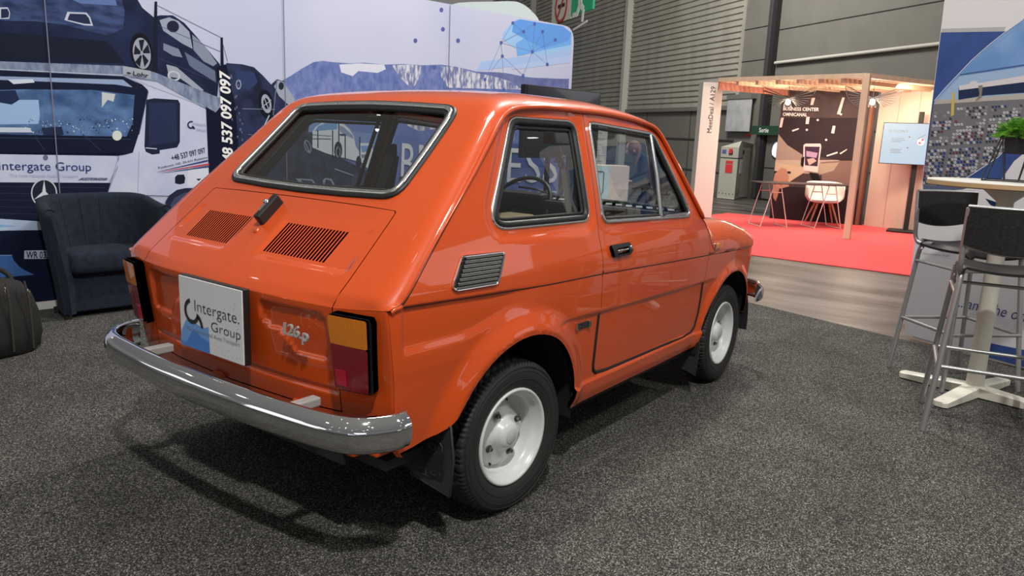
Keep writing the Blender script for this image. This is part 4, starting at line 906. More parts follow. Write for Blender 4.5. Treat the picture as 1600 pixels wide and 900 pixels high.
# tail lamps
AMB = mat('amber_lens', (.70, .20, .008), .12, coat=.6); REDG = mat('red_lens', (.20, .003, .008), .1, coat=.6); RED2 = mat('reflector_red', (.42, .008, .03), .15, coat=.6)
def rib(name, m):
    t_ = m.node_tree; b = t_.nodes['Principled BSDF']; tc_ = t_.nodes.new('ShaderNodeTexCoord'); w = t_.nodes.new('ShaderNodeTexWave'); w.inputs['Scale'].default_value = 60; w.bands_direction = 'Y'
    bp = t_.nodes.new('ShaderNodeBump'); bp.inputs['Distance'].default_value = .004; bp.inputs['Strength'].default_value = .35; t_.links.new(tc_.outputs['Object'], w.inputs[0]); t_.links.new(w.outputs['Fac'], bp.inputs['Height']); t_.links.new(bp.outputs[0], b.inputs['Normal'])
rib('a', AMB); rib('r', REDG)
for sy in (1, -1):
    def lp(y, z, o): q = Ftail(y, z); return np.array([q[0]-o, y*sy, z])
    def FL(u, v): return Ftail(u, v)-np.array([.024-.06*max(0, abs(u)-.55)*0, 0, 0])
    lo_ = [(-.498, .752), (-.498, .545), (-.508, .538), (-.610, .540), (-.618, .550), (-.632, .742), (-.624, .756), (-.508, .758)]
    base = sheet('tail_lamp', FL, lo_, [], np.arange(-.63, -.49, .02), np.arange(.53, .76, .03), RUBBER, CAR, .024, .02, sy < 0)
    def FL2(u, v): e_ = min(v-.54, .755-v, -(u+.499) if False else 1); return Ftail(u, v)-np.array([.034, 0, 0])
    a_ = sheet('indicator_lens', FL2, roundpoly([(-.503, .754), (-.626, .752), (-.622, .672), (-.503, .675)], .008, 3), [], np.arange(-.62, -.5, .02), np.arange(.68, .75, .02), AMB, base, .016, .012, sy < 0); a_['label'] = 'amber upper lens'
    a_ = sheet('brake_lens', FL2, roundpoly([(-.503, .674), (-.622, .671), (-.611, .546), (-.503, .545)], .008, 3), [], np.arange(-.62, -.5, .02), np.arange(.55, .67, .02), REDG, base, .016, .012, sy < 0); a_['label'] = 'ribbed red lower lens'
    m = MB(); q = [lp(*p, .036) for p in ((-.512, .602), (-.545, .602), (-.545, .556), (-.512, .556))]; q2 = [p+np.array([.004, 0, 0]) for p in q]; m.add(q+q2, [(0, 1, 2, 3), (0, 1, 5, 4), (1, 2, 6, 5), (2, 3, 7, 6), (3, 0, 4, 7)], RED2); m.obj('reflector', a_)
# bumper
BM = [(-.60+.06, .672, 0), (-.575, .694, 0), (-.615, .690, 0), (-.66, .640, 0), (-.695, .55, 0), (-.715, .38, 0), (-.728, .20, 0), (-.732, 0, 0)]
def bzc(y): return .474
half = catmull([(p[0]+(.03 if i < 2 else 0), p[1]) for i, p in enumerate(BM[1:])], 7); half = [(-.54, .694)]+[tuple(p) for p in half]
path = half+[(p[0], -p[1]) for p in reversed(half[:-1])]
prof = [(-.014, .046), (-.004, .052), (.004, .047), (.009, .040), (.021, .030), (.026, .012), (.027, -.008), (.023, -.030), (.014, -.044), (.004, -.050), (-.006, -.048)]
def bump_mesh(path, zc, prof, mt, mir=1, x0=0.):
    P = np.array(path); T_ = np.gradient(P, axis=0); T_ /= np.linalg.norm(T_, axis=1)[:, None]; NO = np.stack([T_[:, 1], -T_[:, 0]], 1)
    c = np.array([-.3, 0]); s = np.sign(((P-c)*NO).sum(1)); NO *= s[:, None]; vs = []; k = len(prof)
    for p, n_, in zip(P, NO):
        for a, b in prof: vs.append((x0+mir*(p[0]+n_[0]*a), p[1]+n_[1]*a, zc+b))
    fs = [(i*k+j, (i+1)*k+j, (i+1)*k+j+1, i*k+j+1) for i in range(len(P)-1) for j in range(k-1)]
    m = MB(); m.add(vs, fs, mt, True); m.add([vs[j] for j in range(k)], [tuple(range(k))], mt); m.add([vs[(len(P)-1)*k+j] for j in range(k)], [tuple(range(k))[::-1]], mt); return m
bmp = bump_mesh(path, .458, prof, CHROME).obj('rear_bumper', CAR); bmp['label'] = 'chrome bumper wrapped round the tail'
for y in (-.36, .40): m = MB(); xb = -.74+.022*(abs(y)/.38); m.lathe([(0, .013), (.007, .012), (.011, .004), (.012, 0)], (xb-.006, y, .462), (-1, 0, 0), CHROME, 18); m.obj('bolt', bmp)
BRK = mat('pale_bracket', (.45, .44, .42), .4)
for y in (-.42, .34): m = MB(); m.box((-.655, y, .488), (.09, .035, .026), BRK, None, .004); m.obj('bracket', bmp)
fb = bump_mesh(path, .44, prof, CHROME, -1, 1.60).obj('front_bumper', CAR)
# valance, tow tab and exhaust
m = MB(); m.box((-.50, 0, .33), (.10, 1.0, .03), PAINT, None, .01); m.box((-.54, .08, .322), (.05, .06, .012), PAINT, None, .003); m.box((-.49, -.5, .345), (.09, .16, .02), PAINT, None, .006); m.obj('valance', CAR)
EXH = mat('exhaust_steel', (.30, .29, .27), .42, .9)
m = MB(); m.tube([(-.20, -.30, .285), (-.36, -.315, .286), (-.535, -.335, .293)], .019, EXH, 20, False, False); m.tube([(-.536, -.335, .293), (-.20, -.30, .285)], .015, BLACK, 16, False, True); m.obj('exhaust_pipe', CAR)
# lid hinges
for y in (-.33, .06): m = MB(); q = Ftail(y, .455); m.bar(q+np.array([-.006, -.03, 0]), q+np.array([-.006, .03, 0]), .016, .016, PAINT, (1, 0, 0), .006); m.obj('hinge', lid)
# sign board on the tail
BW_ = mat('board_white', (.72, .73, .74), .3, coat=.3)
X0 = -.668; bt, bb = .768, .546; yl, yr = .166, -.166
bd = MB(); bd.box((X0+.012, 0, (bt+bb)/2), (.022, .336, bt-bb+.006), RUBBER, None, .002); board = bd.obj('sign_board', CAR); board['label'] = 'square board lettered Intergate Group'
m = MB(); m.box((X0, 0, (bt+bb)/2), (.006, yl-yr, bt-bb), BW_, None, .001); face = m.obj('board_face', board)
BX = np.array([0, -1., 0]); BZ = np.array([0, 0, 1.]); BNn = np.array([-1., 0, 0])
def bpt(u, v, o=0): return np.array([X0-.0032-o, yl+(yr-yl)*u, bt+(bb-bt)*v])       # u,v 0..1 in the board
INK = mat('board_ink', (.02, .02, .022), .5); INKG = mat('board_grey', (.22, .25, .3), .5); SKB1 = mat('board_blue', s2l(72, 128, 200), .4); SKB2 = mat('board_blue_b', s2l(110, 158, 215), .4)
m = MB()
def bpoly(P, mt, o): m.add([bpt(u, v, o) for u, v in P], [tuple(range(len(P)))], mt)
bpoly([(.02, .78), (.10, .62), (.20, .58), (.30, .64), (.40, .66), (.475, .62), (.48, 1.0), (0, 1.0), (0, .86)], SKB2, .0003); bpoly([(.06, 1.0), (.22, .72), (.34, .80), (.48, .84), (.48, 1.0)], SKB1, .0006); bpoly([(0, .94), (.3, .96), (.48, .92), (.48, 1.), (0, 1.)], SKB1, .0008)
def barc(c, r0, r1, a0, a1, k=16):
    A_ = np.linspace(a0, a1, k); o = [bpt(c[0]+r1*math.cos(a), c[1]-r1*math.sin(a)*1.45, .001) for a in A_]+[bpt(c[0]+r0*math.cos(a), c[1]-r0*math.sin(a)*1.45, .001) for a in A_]
    m.add(o, [(i, i+1, k+i+1, k+i) for i in range(k-1)], INK)
barc((.205, .47), .085, .125, 1.75, 5.9); barc((.24, .68), .11, .15, .05, 1.2)
put_text(m, 'Intergate.', bpt(.26, .45), BX, BZ, BNn, .036, INK, width=.232, bold=-.012, lift=.001)
put_text(m, 'Group', bpt(.52, .66), BX, BZ, BNn, .030, INK, width=.150, bold=-.012, lift=.001)
put_text(m, 'The International Auto Transport', bpt(.10, .755), BX, BZ, BNn, .012, INKG, width=.285, lift=.0012)
for u, v in ((.74, .30), (.90, .20), (.88, .27), (.68, .50), (.62, .58), (.80, .57), (.93, .53), (.62, .86), (.78, .86), (.68, .93), (.72, .95), (.84, .94), (.90, .93), (.95, .92)):
    m.lathe([(0, 0), (.0016, 0)], bpt(u, v, .001), BNn, INKG, 8)
m.obj('lettering', face)
# 126p badge
BDG = mat('badge_metal', (.58, .58, .57), .25, .35)
m = MB(); q = Ftail(-.335, .690)
put_text(m, '126', np.array([-.640, -.318, .668]), BX, BZ, BNn, .032, BDG, width=.070, bold=.012, lift=0, thick=.006, shear=.12)
put_text(m, 'p', np.array([-.632, -.3905, .660]), BX, BZ, BNn, .034, BDG, width=.026, bold=.012, lift=0, thick=.006, shear=.12)
m.box((-.634, -.366, .665), (.006, .095, .0035), BDG); m.obj('model_badge', CAR)
m = MB(); 
for x in (.322, .406): m.box((x, -ysf(.36, .576)-.004, .576+(x-.36)*-.05), (.012, .010, .026), CHROME, None, .002)
m.box((.364, -ysf(.36, .576)-.002, .576), (.075, .006, .022), RUBBER, None, .002); q = m.obj('wing_badge', CAR)
m = MB(); put_text(m, '650', (.336, -ysf(.36, .576)-.005, .570), (1, 0, 0), (0, 0, 1), (0, -1, 0), .012, CHROME, width=.055, lift=.0005, bold=.01); m.obj('lettering', q)
# side repeater, headlamps, front face
for sy in (-1, 1):
    m = MB(); q = Frr(s_at(x=1.535), -1.); m.box((1.535, (ys0(1.535, .745)+.006)*sy, .752), (.055, .02, .030), AMB, None, .008); m.box((1.505, (ys0(1.535, .745)+.004)*sy, .752), (.012, .02, .034), CHROME, None, .003); m.obj('side_repeater', CAR)
    m = MB(); m.lathe([(0, .03), (.07, .02), (.082, .012), (.092, .02), (.096, 0), (.096, -.05)], (2.262, .46*sy, .615), (1, 0, 0), CHROME, 32); m.obj('headlamp', CAR)
m = MB(); vs = []; zz = np.linspace(.36, .705, 8)
for z in zz:
    for v in np.linspace(-1, 1, 25): y = v*(ys0(2.20, z)-.012); vs.append((2.275-.07*abs(v)**4+.02*(z-.36)*0, y, z))
m.add(vs, [(i*25+j, i*25+j+1, (i+1)*25+j+1, (i+1)*25+j) for i in range(7) for j in range(24)], PAINT, True); m.obj('front_panel', CAR)
# wheels
TYR = mat('tyre_rubber', (.018, .0175, .017), .62); RIMM = mat('wheel_white', (.62, .63, .62), .32, coat=.3); NUT = mat('wheel_nut', (.22, .21, .20), .35, 1.0)
def make_wheel():
    W_ = MB(); n = 288
    pr_ = [(.165, -.056), (.172, -.061), (.190, -.067), (.212, -.069), (.232, -.067), (.246, -.061), (.2525, -.056)]
    tread = [(.2575, y) for y in np.linspace(-.053, .053, 21)]
    pr_ = pr_+tread+[(r, -h) for r, h in reversed(pr_)]
    a0 = 7; a1 = a0+21; per = 48
    def md(i, a, r, h):
        if a0 <= i < a1:
            ph = (a/(2*math.pi)*per) % 1; s_ = (i-a0)/20*2-1; g_ = 0
            for gc in (-.55, 0., .55):
                zig = gc+.11*(1 if ph < .5 else -1)
                if abs(s_-zig) < .085: g_ = 1
            k = (ph*2) % 1
            if abs(s_) > .6 and k < .3: g_ = 1
            if .12 < abs(s_) < .45 and .40 < k < .62: g_ = .8
            r -= .0075*g_+.004*abs(s_)**4
        elif i in (5, 6, a1, a1+1):
            ph = (a/(2*math.pi)*per*2) % 1; r -= .005*(1 if ph < .3 else 0)
        return r, h
    W_.lathe(pr_, (0, 0, 0), (0, -1, 0), TYR, n, True, md)
    for rr_ in (.198, .224, .238): W_.lathe([(rr_-.0012, .0), (rr_, .0025), (rr_+.0012, 0)], (0, -.0672, 0), (0, -1, 0), TYR, 90)
    ty = W_.obj('wheel'); 
    R2 = MB(); flange = [(.163, .050), (.166, .058), (.163, .064), (.156, .063), (.151, .055), (.148, .042), (.136, .036), (.132, .020), (.130, -.012), (.122, -.020)]
    disc = [(.118, -.014), (.112, .000), (.102, .010), (.085, .016), (.060, .020), (.052, .026), (.048, .038), (.040, .048), (.022, .053), (0, .054)]
    k0 = len(flange)
    def md2(i, a, r, h):
        if i >= k0 and i < k0+5:
            w = .5+.5*math.cos(4*a); r = r-(.012*(1-w) if i < k0+3 else 0); h = h-.010*(1-w)*(1 if i < k0+4 else .4)
        return r, h
    R2.lathe(flange+disc, (0, 0, 0), (0, -1, 0), RIMM, 96, True, md2); rim = R2.obj('rim', ty)
    HC = MB(); HC.lathe([(0, .004), (.02, .003), (.026, 0)], (0, -.053, 0), (0, -1, 0), mat('hub_cap_grey', (.5, .5, .49), .3), 32); HC.obj('hub_cap', rim)
    for j in range(4):
        a = j*math.pi/2+.45; b = MB(); c = (.078*math.cos(a), -.012, .078*math.sin(a)); b.lathe([(0, .014), (.006, .014), (.0085, .010), (.0085, 0)], (c[0], -.015, c[2]), (0, -1, 0), NUT, 6, False); b.lathe([(0, .002), (.013, .002), (.015, 0)], (c[0], -.015, c[2]), (0, -1, 0), NUT, 16); b.obj('wheel_bolt', rim)
        a += .785; b = MB(); b.lathe([(0, .001), (.007, .001), (.009, 0)], (.108*math.cos(a), .006, .108*math.sin(a)), (0, -1, 0), BLACK, 14); b.obj('vent_hole', rim)
    return ty
def copy_tree(o, parent=None):
    c = o.copy(); COL.objects.link(c); c.parent = parent
    for ch in list(o.children): copy_tree(ch, c)
    return c
w0 = make_wheel()
wheels = [w0]+[copy_tree(w0) for _ in range(3)]
for w, (x, y, rz, roll) in zip(wheels, ((0, -.600, -.047, .2), (0, .600, math.pi+.02, .1), (1.84, -.573, .034, .9), (1.84, .573, math.pi+.03, .4))):
    w.parent = CAR; w.location = (x, y, .2585); w.rotation_euler = (0, 0, rz)
# wheel wells, underbody, axle
m = MB()
for (ax, az, ar) in (RA, FA):
    for sy in (-1, 1):
        A_ = np.radians(np.linspace(-8, 188, 24)); o_ = [(ax+(ar+.012)*math.cos(a), y*sy, az+(ar+.012)*math.sin(a)) for a in A_ for y in (.66, .38)]
        m.add(o_, [(2*i, 2*i+1, 2*i+3, 2*i+2) for i in range(23)], BLACK, True); m.add([(ax+(ar+.012)*math.cos(a), .38*sy, az+(ar+.012)*math.sin(a)) for a in A_], [tuple(range(24))], BLACK)
m.box((.91, 0, .25), (1.10, 1.22, .05), BLACK); m.box((-.42, 0, .30), (.25, .9, .04), BLACK); m.box((0, 0, .33), (.7, .76, .12), BLACK); m.box((1.84, 0, .30), (.9, .76, .06), BLACK); m.tube([(0, -.55, .2565), (0, .55, .2565)], .03, DSTEEL); m.tube([(1.84, -.52, .2565), (1.84, .52, .2565)], .03, DSTEEL)
m.obj('underbody', CAR)
# mud flaps
FLAP = mat('flap_rubber', (.028, .027, .025), .55)
def flap(P, x0, name):
    m = MB(); n = len(P); A_ = [(x0, y, z) for y, z in P]; B_ = [(x0+.006, y, z) for y, z in P]
    m.add(A_+B_, [tuple(range(n))[::-1], tuple(range(n, 2*n))]+[(i, (i+1) % n, n+(i+1) % n, n+i) for i in range(n)], FLAP)
    o = m.obj(name, CAR); r = MB(); r.tube([(x0-.001, y, z) for y, z in P]+[(x0-.001, *P[0])], .003, FLAP, 6, False, False); r.obj('edge_bead', o); return o
f1 = flap([(-.530, .209), (-.686, .184), (-.698, .30), (-.685, .40), (-.58, .43), (-.545, .34)], -.345, 'mud_flap')
m = MB(); 
def fl(pts, r=.0032): m.tube([(-.3475, -.552-.115*u, .225+.125*v) for u, v in pts], r, FLAP, 6)
fl([(.3, 1.0), (.75, 1.0), (.9, .85), (.9, .72)]); fl([(.42, .80), (.55, .90), (.68, .82), (.62, .72), (.5, .72), (.42, .80)]); fl([(.2, .55), (.3, .62), (.7, .62)]); fl([(.2, .55), (.2, .42), (.5, .42), (.5, .30), (.85, .30), (.85, .1)]); fl([(0, .42), (0, .15), (.3, .15)]); fl([(.15, .30), (.35, .30), (.35, 0)]); fl([(.5, .30), (.5, .08), (.72, .08)]); fl([(.2, 0), (.55, 0), (.55, .3)])
m.obj('embossed_marks', f1)
flap([(y*-1, z) for y, z in [(-.530, .209), (-.686, .184), (-.698, .30), (-.685, .40), (-.58, .43), (-.545, .34)]], -.345, 'mud_flap')
flap([(-.476, .175), (-.659, .12), (-.668, .27), (-.64, .36), (-.5, .34)], 1.48, 'mud_flap'); flap([(.476, .175), (.659, .12), (.668, .27), (.64, .36), (.5, .34)], 1.48, 'mud_flap')
# interior
HL = noisy('headlining', (.60, .55, .46), (.66, .61, .52), 40, .9); SEATM = mat('seat_cloth', (.05, .045, .04), .85); TAN = mat('tan_vinyl', (.45, .33, .20), .55)
hl_out = [(s_at(z=1.31), -.86), (s_at(x=1.06), -.86), (s_at(x=1.06), .86), (s_at(z=1.31), .86)]
sheet('headlining', lambda u, v: Frr(u, v)-np.array([0, 0, .022]), hl_out, [], np.arange(s_at(z=1.31), s_at(x=1.06), .05), np.linspace(-.86, .86, 24), HL, CAR, 0, .05)
for sy in (-1, 1):
    pt = [(s_at(z=1.04), .80), (s_at(z=1.30), .79), (s_at(x=.12), .80), (s_at(x=.12), .97), (s_at(z=1.30), .975), (s_at(z=1.04), .975)]
    sheet('pillar_trim', lambda u, v: Frr(u, v*sy)-np.array([-.018, sy*.016*max(0, (abs(v)-.85)/.15), .016]), pt, [], np.arange(s_at(z=1.04), s_at(x=.12), .03), np.linspace(.78, .98, 8), HL, CAR, 0, .03)
m = MB(); m.box((.45, 0, .30), (1.9, 1.16, .03), DARKIN); m.box((-.12, 0, .82), (.42, 1.20, .03), DARKIN); m.box((1.36, 0, .60), (.03, 1.2, .5), DARKIN)
for sy in (-1, 1):
    m.add([(x, (ys0(x, z)-.05)*sy, z) for x, z in ((-.30, .93), (.46, .92), (.46, .36), (.38, .36), (.30, .62), (-.30, .62))], [(0, 1, 2, 3, 4, 5)], DARKIN)
m.obj('interior_tub', CAR)
m = MB(); m.box((.12, 0, .60), (.50, 1.08, .14), SEATM, None, .04); m.box((-.10, 0, .78), (.14, 1.08, .34), SEATM, Matrix.Rotation(math.radians(-14), 3, 'Y'), .05); m.obj('rear_seat', CAR)
for y in (-.30, .30):
    m = MB(); m.box((.88, y, .50), (.46, .44, .14), SEATM, None, .05); so_ = m.obj('front_seat', CAR)
    m = MB(); m.box((.64, y, .70), (.12, .43, .38), SEATM, Matrix.Rotation(math.radians(-14), 3, 'Y'), .05); m.obj('backrest', so_)
m = MB(); m.box((.13, -.50, .945), (.20, .14, .05), TAN, None, .022); m.obj('tan_cushion', CAR)['label'] = 'tan padded roll on the rear shelf'
m = MB(); m.box((1.34, 0, .875), (.17, 1.18, .07), BLACK, Matrix.Rotation(math.radians(6), 3, 'Y'), .02); m.box((1.30, .30, .90), (.12, .34, .09), BLACK, None, .02); da = m.obj('dashboard', CAR)
m = MB()
for k in range(15): m.box((1.355, -.52+k*.055, .918), (.09, .030, .004), mat('vent_light', (.4, .42, .44), .4), Matrix.Rotation(.5, 3, 'Z'))
m.obj('demister_grille', da)
scn, sax = np.array([1.26, .29, .865]), Vector((-.80, 0, .60)).normalized()
sx = Vector((0, 1, 0)); sy_ = sax.cross(sx); m = MB(); R__ = .185
cp = [Vector(scn)+sx*R__*math.cos(a)+sy_*R__*math.sin(a) for a in np.linspace(0, 2*math.pi, 48)]; m.tube(cp, .0105, RUBBER, 10, False, False); sw = m.obj('steering_wheel', CAR)
m = MB(); m.lathe([(0, .03), (.035, .028), (.045, .01), (.045, -.02)], scn-np.array(sax)*.02, sax, RUBBER, 24); m.obj('horn_pad', sw)
for a in (-.5, math.pi+.5): m = MB(); m.bar(Vector(scn)+sx*.04*math.cos(a)+sy_*.04*math.sin(a), Vector(scn)+sx*(R__-.004)*math.cos(a)+sy_*(R__-.004)*math.sin(a), .028, .008, RUBBER, tuple(sax)); m.obj('spoke', sw)
m = MB(); m.tube([scn, scn+np.array([.14, 0, -.10])], .03, BLACK, 14); m.obj('steering_column', sw)
m = MB(); m.box((1.165, -.02, 1.225), (.025, .19, .062), BLACK, Matrix.Rotation(.15, 3, 'Z'), .012); m.tube([(1.17, -.02, 1.24), (1.13, -.01, 1.30)], .008, BLACK); mi_ = m.obj('rear_view_mirror', CAR)
m = MB(); m.box((1.150, -.02, 1.225), (.004, .165, .048), CHROME, Matrix.Rotation(.15, 3, 'Z')); m.obj('mirror_glass', mi_)
m = MB(); P = [(0, .07), (.012, .045), (.006, .045), (.024, .02), (.012, .02), (.034, -.01), (.006, -.01), (.006, -.03), (-.006, -.03), (-.006, -.01), (-.034, -.01), (-.012, .02), (-.024, .02), (-.006, .045), (-.012, .045)]
m.prism(P, .003, ((1.14, -.03, 1.12), (0, 1, 0), (0, 0, 1), (1, 0, 0)), mat('air_freshener', (.30, .28, .24), .8)); m.tube([(1.14, -.03, 1.19), (1.14, -.03, 1.215)], .001, BLACK, 5); m.obj('air_freshener', CAR)
BELT = mat('belt_webbing', (.10, .095, .08), .85)
for sy in (-1, 1):
    m = MB(); o_x = .07 if sy > 0 else 0; y = .50*sy; m.box((.50, .505*sy, 1.14), (.05, .02, .06), BLACK, None, .008); m.bar((.50, .50*sy, 1.13), (.49, .585*sy, .86), .048, .005, BELT, (1, 0, 0)); m.bar((.51, .495*sy, 1.12), (.53, .57*sy, .87), .048, .005, BELT, (1, 0, 0)); m.bar((.48, .50*sy, 1.12), (.455, .57*sy, .88), .045, .005, BELT, (1, .2, 0)); q = m.obj('seat_belt', CAR); q.location.x = o_x
# wiper seen through the screen
m = MB(); m.tube([(1.46, .1, .905), (1.40, .3, .955), (1.38, .38, .96)], .006, BLACK); m.obj('wiper', CAR)
# ================================================================== armchair and bag
def grid_mesh(mb, rows, m, closed_u=False, smooth=True):
    k = len(rows[0]); vs = [p for r in rows for p in r]; n = len(rows)
    mb.add(vs, [(i*k+j, i*k+(j+1) % k, ((i+1) % n)*k+(j+1) % k, ((i+1) % n)*k+j) for i in range(n if closed_u == 'r' else n-1) for j in range(k-1 if not closed_u or closed_u == 'r' else k)], m, smooth)
NAVYF = noisy('navy_suede', (.003, .0068, .0155), (.007, .0148, .031), 30, .95, .25, 5, bscale=300)
ARM = thing('armchair', 'dark navy fabric tub armchair standing in front of the printed lorry', 'armchair', (0, 0, 0))
# tub shell: plan is a U open to the front (-y), flaring outwards with height
def ushape(t, k, ztop=False):       # t -1..1 along the U ; k height 0..1
    a = t*2.45; w = .272+.078*k**1.3; d = .155+.055*k
    x = w*math.sin(a); y = d*math.cos(a)
    if abs(t) > .62:
        q = (abs(t)-.62)/.38; a0 = .62*2.45; x = math.copysign(w*math.sin(a0)+(.008+.012*k)*math.sin(q*1.5), t); y = d*math.cos(a0)-q*(.16+.075*k)
    return x, y
def topz(t): return .722-.060*sst((abs(t)-.30)/.70)
shell = MB(); T_ = np.linspace(-1, 1, 49); outer = []; 
for k in np.linspace(0, 1, 14):
    outer.append([(*ushape(t, k), .035+(topz(t)-.035)*k) for t in T_])
inner = []
for k in np.linspace(1, .30, 10):
    row = []
    for t in T_:
        x, y = ushape(t, k); nx, ny = (-x*.9, .02-y) if abs(t) < .62 else (-math.copysign(1, t), .15); L = math.hypot(nx, ny); th = .072+.02*(1-k)
        row.append((x+nx/L*th, y+ny/L*th, .035+(topz(t)-.035)*k))
    inner.append(row)
mid = [[((a[0]+b[0])/2+(a[0]-b[0])*c_, (a[1]+b[1])/2+(a[1]-b[1])*c_, a[2]+h) for a, b in zip(outer[-1], inner[0])] for c_, h in ((.40, .018), (.15, .030), (-.15, .030), (-.40, .018))]
allr = outer+mid+inner; grid_mesh(shell, allr, NAVYF)
for j in (0, -1):
    col_ = [np.array(r[j]) for r in allr]+[np.array((inner[-1][j][0], inner[-1][j][1], .035))]; c_ = [p+np.array([0, -.014, 0]) for p in col_]
    k_ = len(col_); cen = [np.array([(np.interp(p[2], [.035]+[r[j][2] for r in outer], [outer[0][j][0]]+[r[j][0] for r in outer])+np.interp(p[2], [w[j][2] for w in inner[::-1]], [w[j][0] for w in inner[::-1]]))/2, p[1]-.016, min(p[2], topz(1)-.01)]) for p in col_]
    grid_mesh(shell, [[tuple(p) for p in col_], [tuple(p) for p in cen]], NAVYF)
so_ = shell.obj('tub_shell', ARM)
seam = MB()
for t in (-.12, .12, -.33, .33):
    seam.tube([(*[a*(1) for a in p[:2]], p[2]) for p in [inner[i][int((t+1)*24)] for i in range(10)]], .0022, mat('seam_dark', (.004, .006, .012), .9), 5)
for j in (0, 48): seam.tube([(p[0], p[1]-.004, p[2]) for p in [outer[i][j] for i in range(14)]]+[(p[0], p[1]-.003, p[2]) for p in [r[j] for r in mid]], .003, NAVYF, 6)
seam.obj('piping', so_)
m = MB(); P = roundpoly([(-.238, -.195), (.238, -.195), (.255, .0), (.17, .12), (-.17, .12), (-.255, .0)], [.05, .05, .12, .1, .1, .12], 6)
rows = [[(x*s_, y*s_, z) for x, y in P] for s_, z in ((.9, .285), (.985, .300), (1, .33), (1, .375), (.975, .40), (.90, .415), (.6, .424), (.01, .427))]; grid_mesh(m, rows, NAVYF, True); m.obj('seat_cushion', ARM)
m = MB(); m.box((0, -.11, .165), (.48, .03, .26), NAVYF, None, .01); m.obj('front_rail', ARM)
for x in (-.24, .24):
    for y in (-.12, .09): m = MB(); m.lathe([(.022, 0), (.024, .037)], (x*1.06, y, 0), (0, 0, 1), BLACK, 14); m.obj('leg', ARM)
reloc(ARM, (.392, 2.975, .001), -.14)
# bag
BAGM = noisy('black_nylon', (.0035, .0035, .0033), (.008, .0078, .007), 60, .75, .35, 5, bscale=260)
BAG = thing('travel_bag', 'black soft travel bag with metal zip pulls on the carpet near the armchair', 'bag', (0, 0, 0))
m = MB(); rows = []
for k, (z, w, d) in enumerate(((0, .9, .86), (.02, .98, .96), (.10, 1.02, 1.03), (.22, 1.0, 1.0), (.32, .92, .86), (.38, .82, .66), (.405, .66, .46), (.415, .4, .25), (.417, .02, .02))):
    row = []
    for a in np.linspace(0, 2*math.pi, 56, endpoint=False):
        ca, sa = math.cos(a), math.sin(a); e_ = .55; x = math.copysign(abs(ca)**e_, ca)*.165*w; y = math.copysign(abs(sa)**e_, sa)*.21*d
        wob = 1+.03*math.sin(5*a+k)+.02*math.sin(11*a+2*k); row.append((x*wob, y*wob, z+.008*math.sin(3*a+k)*(z > .3)))
    rows.append(row)
grid_mesh(m, rows, BAGM, True); m.add(rows[0], [tuple(range(56))[::-1]], BAGM); bo = m.obj('bag_body', BAG)
ZT = mat('zip_tape', (.035, .034, .03), .5)
for y in (-.11, .02, .12):
    for sx_ in (1, -1): m = MB(); m.tube([(sx_*(.174-.16*max(0, z-.33)), y*(1-.7*max(0, z-.25)), z) for z in (.03, .10, .2, .3, .36, .40)], .0055, ZT, 6); m.obj('zip', bo)

m = MB(); GLD = mat('pale_metal_pull', (.75, .68, .5), .3, 1.)
for x, y, z in ((.155, .02, .365), (.165, .12, .345)):
    m.tube([(x, y-.006, z), (x+.012, y-.008, z-.04), (x+.012, y+.008, z-.04), (x, y+.006, z)], .0022, GLD, 6); m.tube([(x-.01, y, z+.012), (x+.002, y, z)], .003, GLD, 6)
m.obj('zip_pull', bo)
for y in (-.06, .09): m = MB(); m.tube(catmull([(-.09, y, .385), (-.06, y-.02, .44), (.02, y-.03, .455), (.07, y-.01, .43), (.09, y, .38)], 6), .013, BAGM, 10); m.obj('carry_handle', BAG)
m = MB(); m.tube([(.176+.015*math.cos(a), -.05, .2+.02*math.sin(a)) for a in np.linspace(0, 6.28, 16)], .003, ALU, 6, False, False); m.obj('strap_ring', BAG)
reloc(BAG, (-.455, 2.43, .001), -1.42)
BAG.scale = (1, 1, .97)

# ================================================================== right-hand stand: printed tower
TP = np.array([3.66, -1.205, 0]); _a = math.atan2(-.70, -.34); TD_ = np.array([math.cos(_a), math.sin(_a), 0]); TN = np.array([math.sin(_a), -math.cos(_a), 0]); TN = TN*(1 if TN@(CAM-TP) > 0 else -1)
def tg_(s, z, o=0.): return TP+TD_*s+TN*o+Z*z
def tw(px): q = at(px, TP, TN); return ((q-TP)@TD_, q[2])
TOWER = thing('printed_tower', 'tall white fabric display printed with a ship and a harbour full of parked cars', 'display wall', tuple(TP))
P = roundpoly([(-.005, .01), (1.25, .01), (1.25, 2.34), (-.06, 2.34)], [.11, .1, .05, .05], 6)
TWH = mat('tower_fabric', s2l(214, 212, 214), .75)
m = MB(); m.prism(P, .05, (tg_(0, 0, -.05), TD_, (0, 0, 1), TN), TWH); m.obj('fabric_panel', TOWER)
TPR = MB(); tl_ = [0]
def smin(z): return -.005-.055*z/2.34+.004
def cl2(s, z): return (min(max(s, smin(z)), 1.24), min(max(z, .02), 2.33))
def t3(pts, rgb):
    tl_[0] += 1; q = [cl2(*tw(p)) for p in pts]; TPR.add([tg_(s, z, .0008+tl_[0]*.0002) for s, z in q], [tuple(range(len(q)))], pc(rgb))
t3([(1470, -60), (1700, -60), (1700, 45), (1470, 51)], (212, 211, 210)); t3([(1472, 45), (1572, 42), (1568, 50), (1470, 52)], (172, 172, 172))
t3([(1468, 51), (1572, 49), (1700, -40), (1700, 320), (1440, 287)], noisy('tower_blue', s2l(38, 66, 124), s2l(46, 76, 138), 6, .7))
cir = [(1461, 158), (1478, 138), (1500, 115), (1520, 94), (1545, 72), (1570, 52), (1600, 31), (1660, 0)]
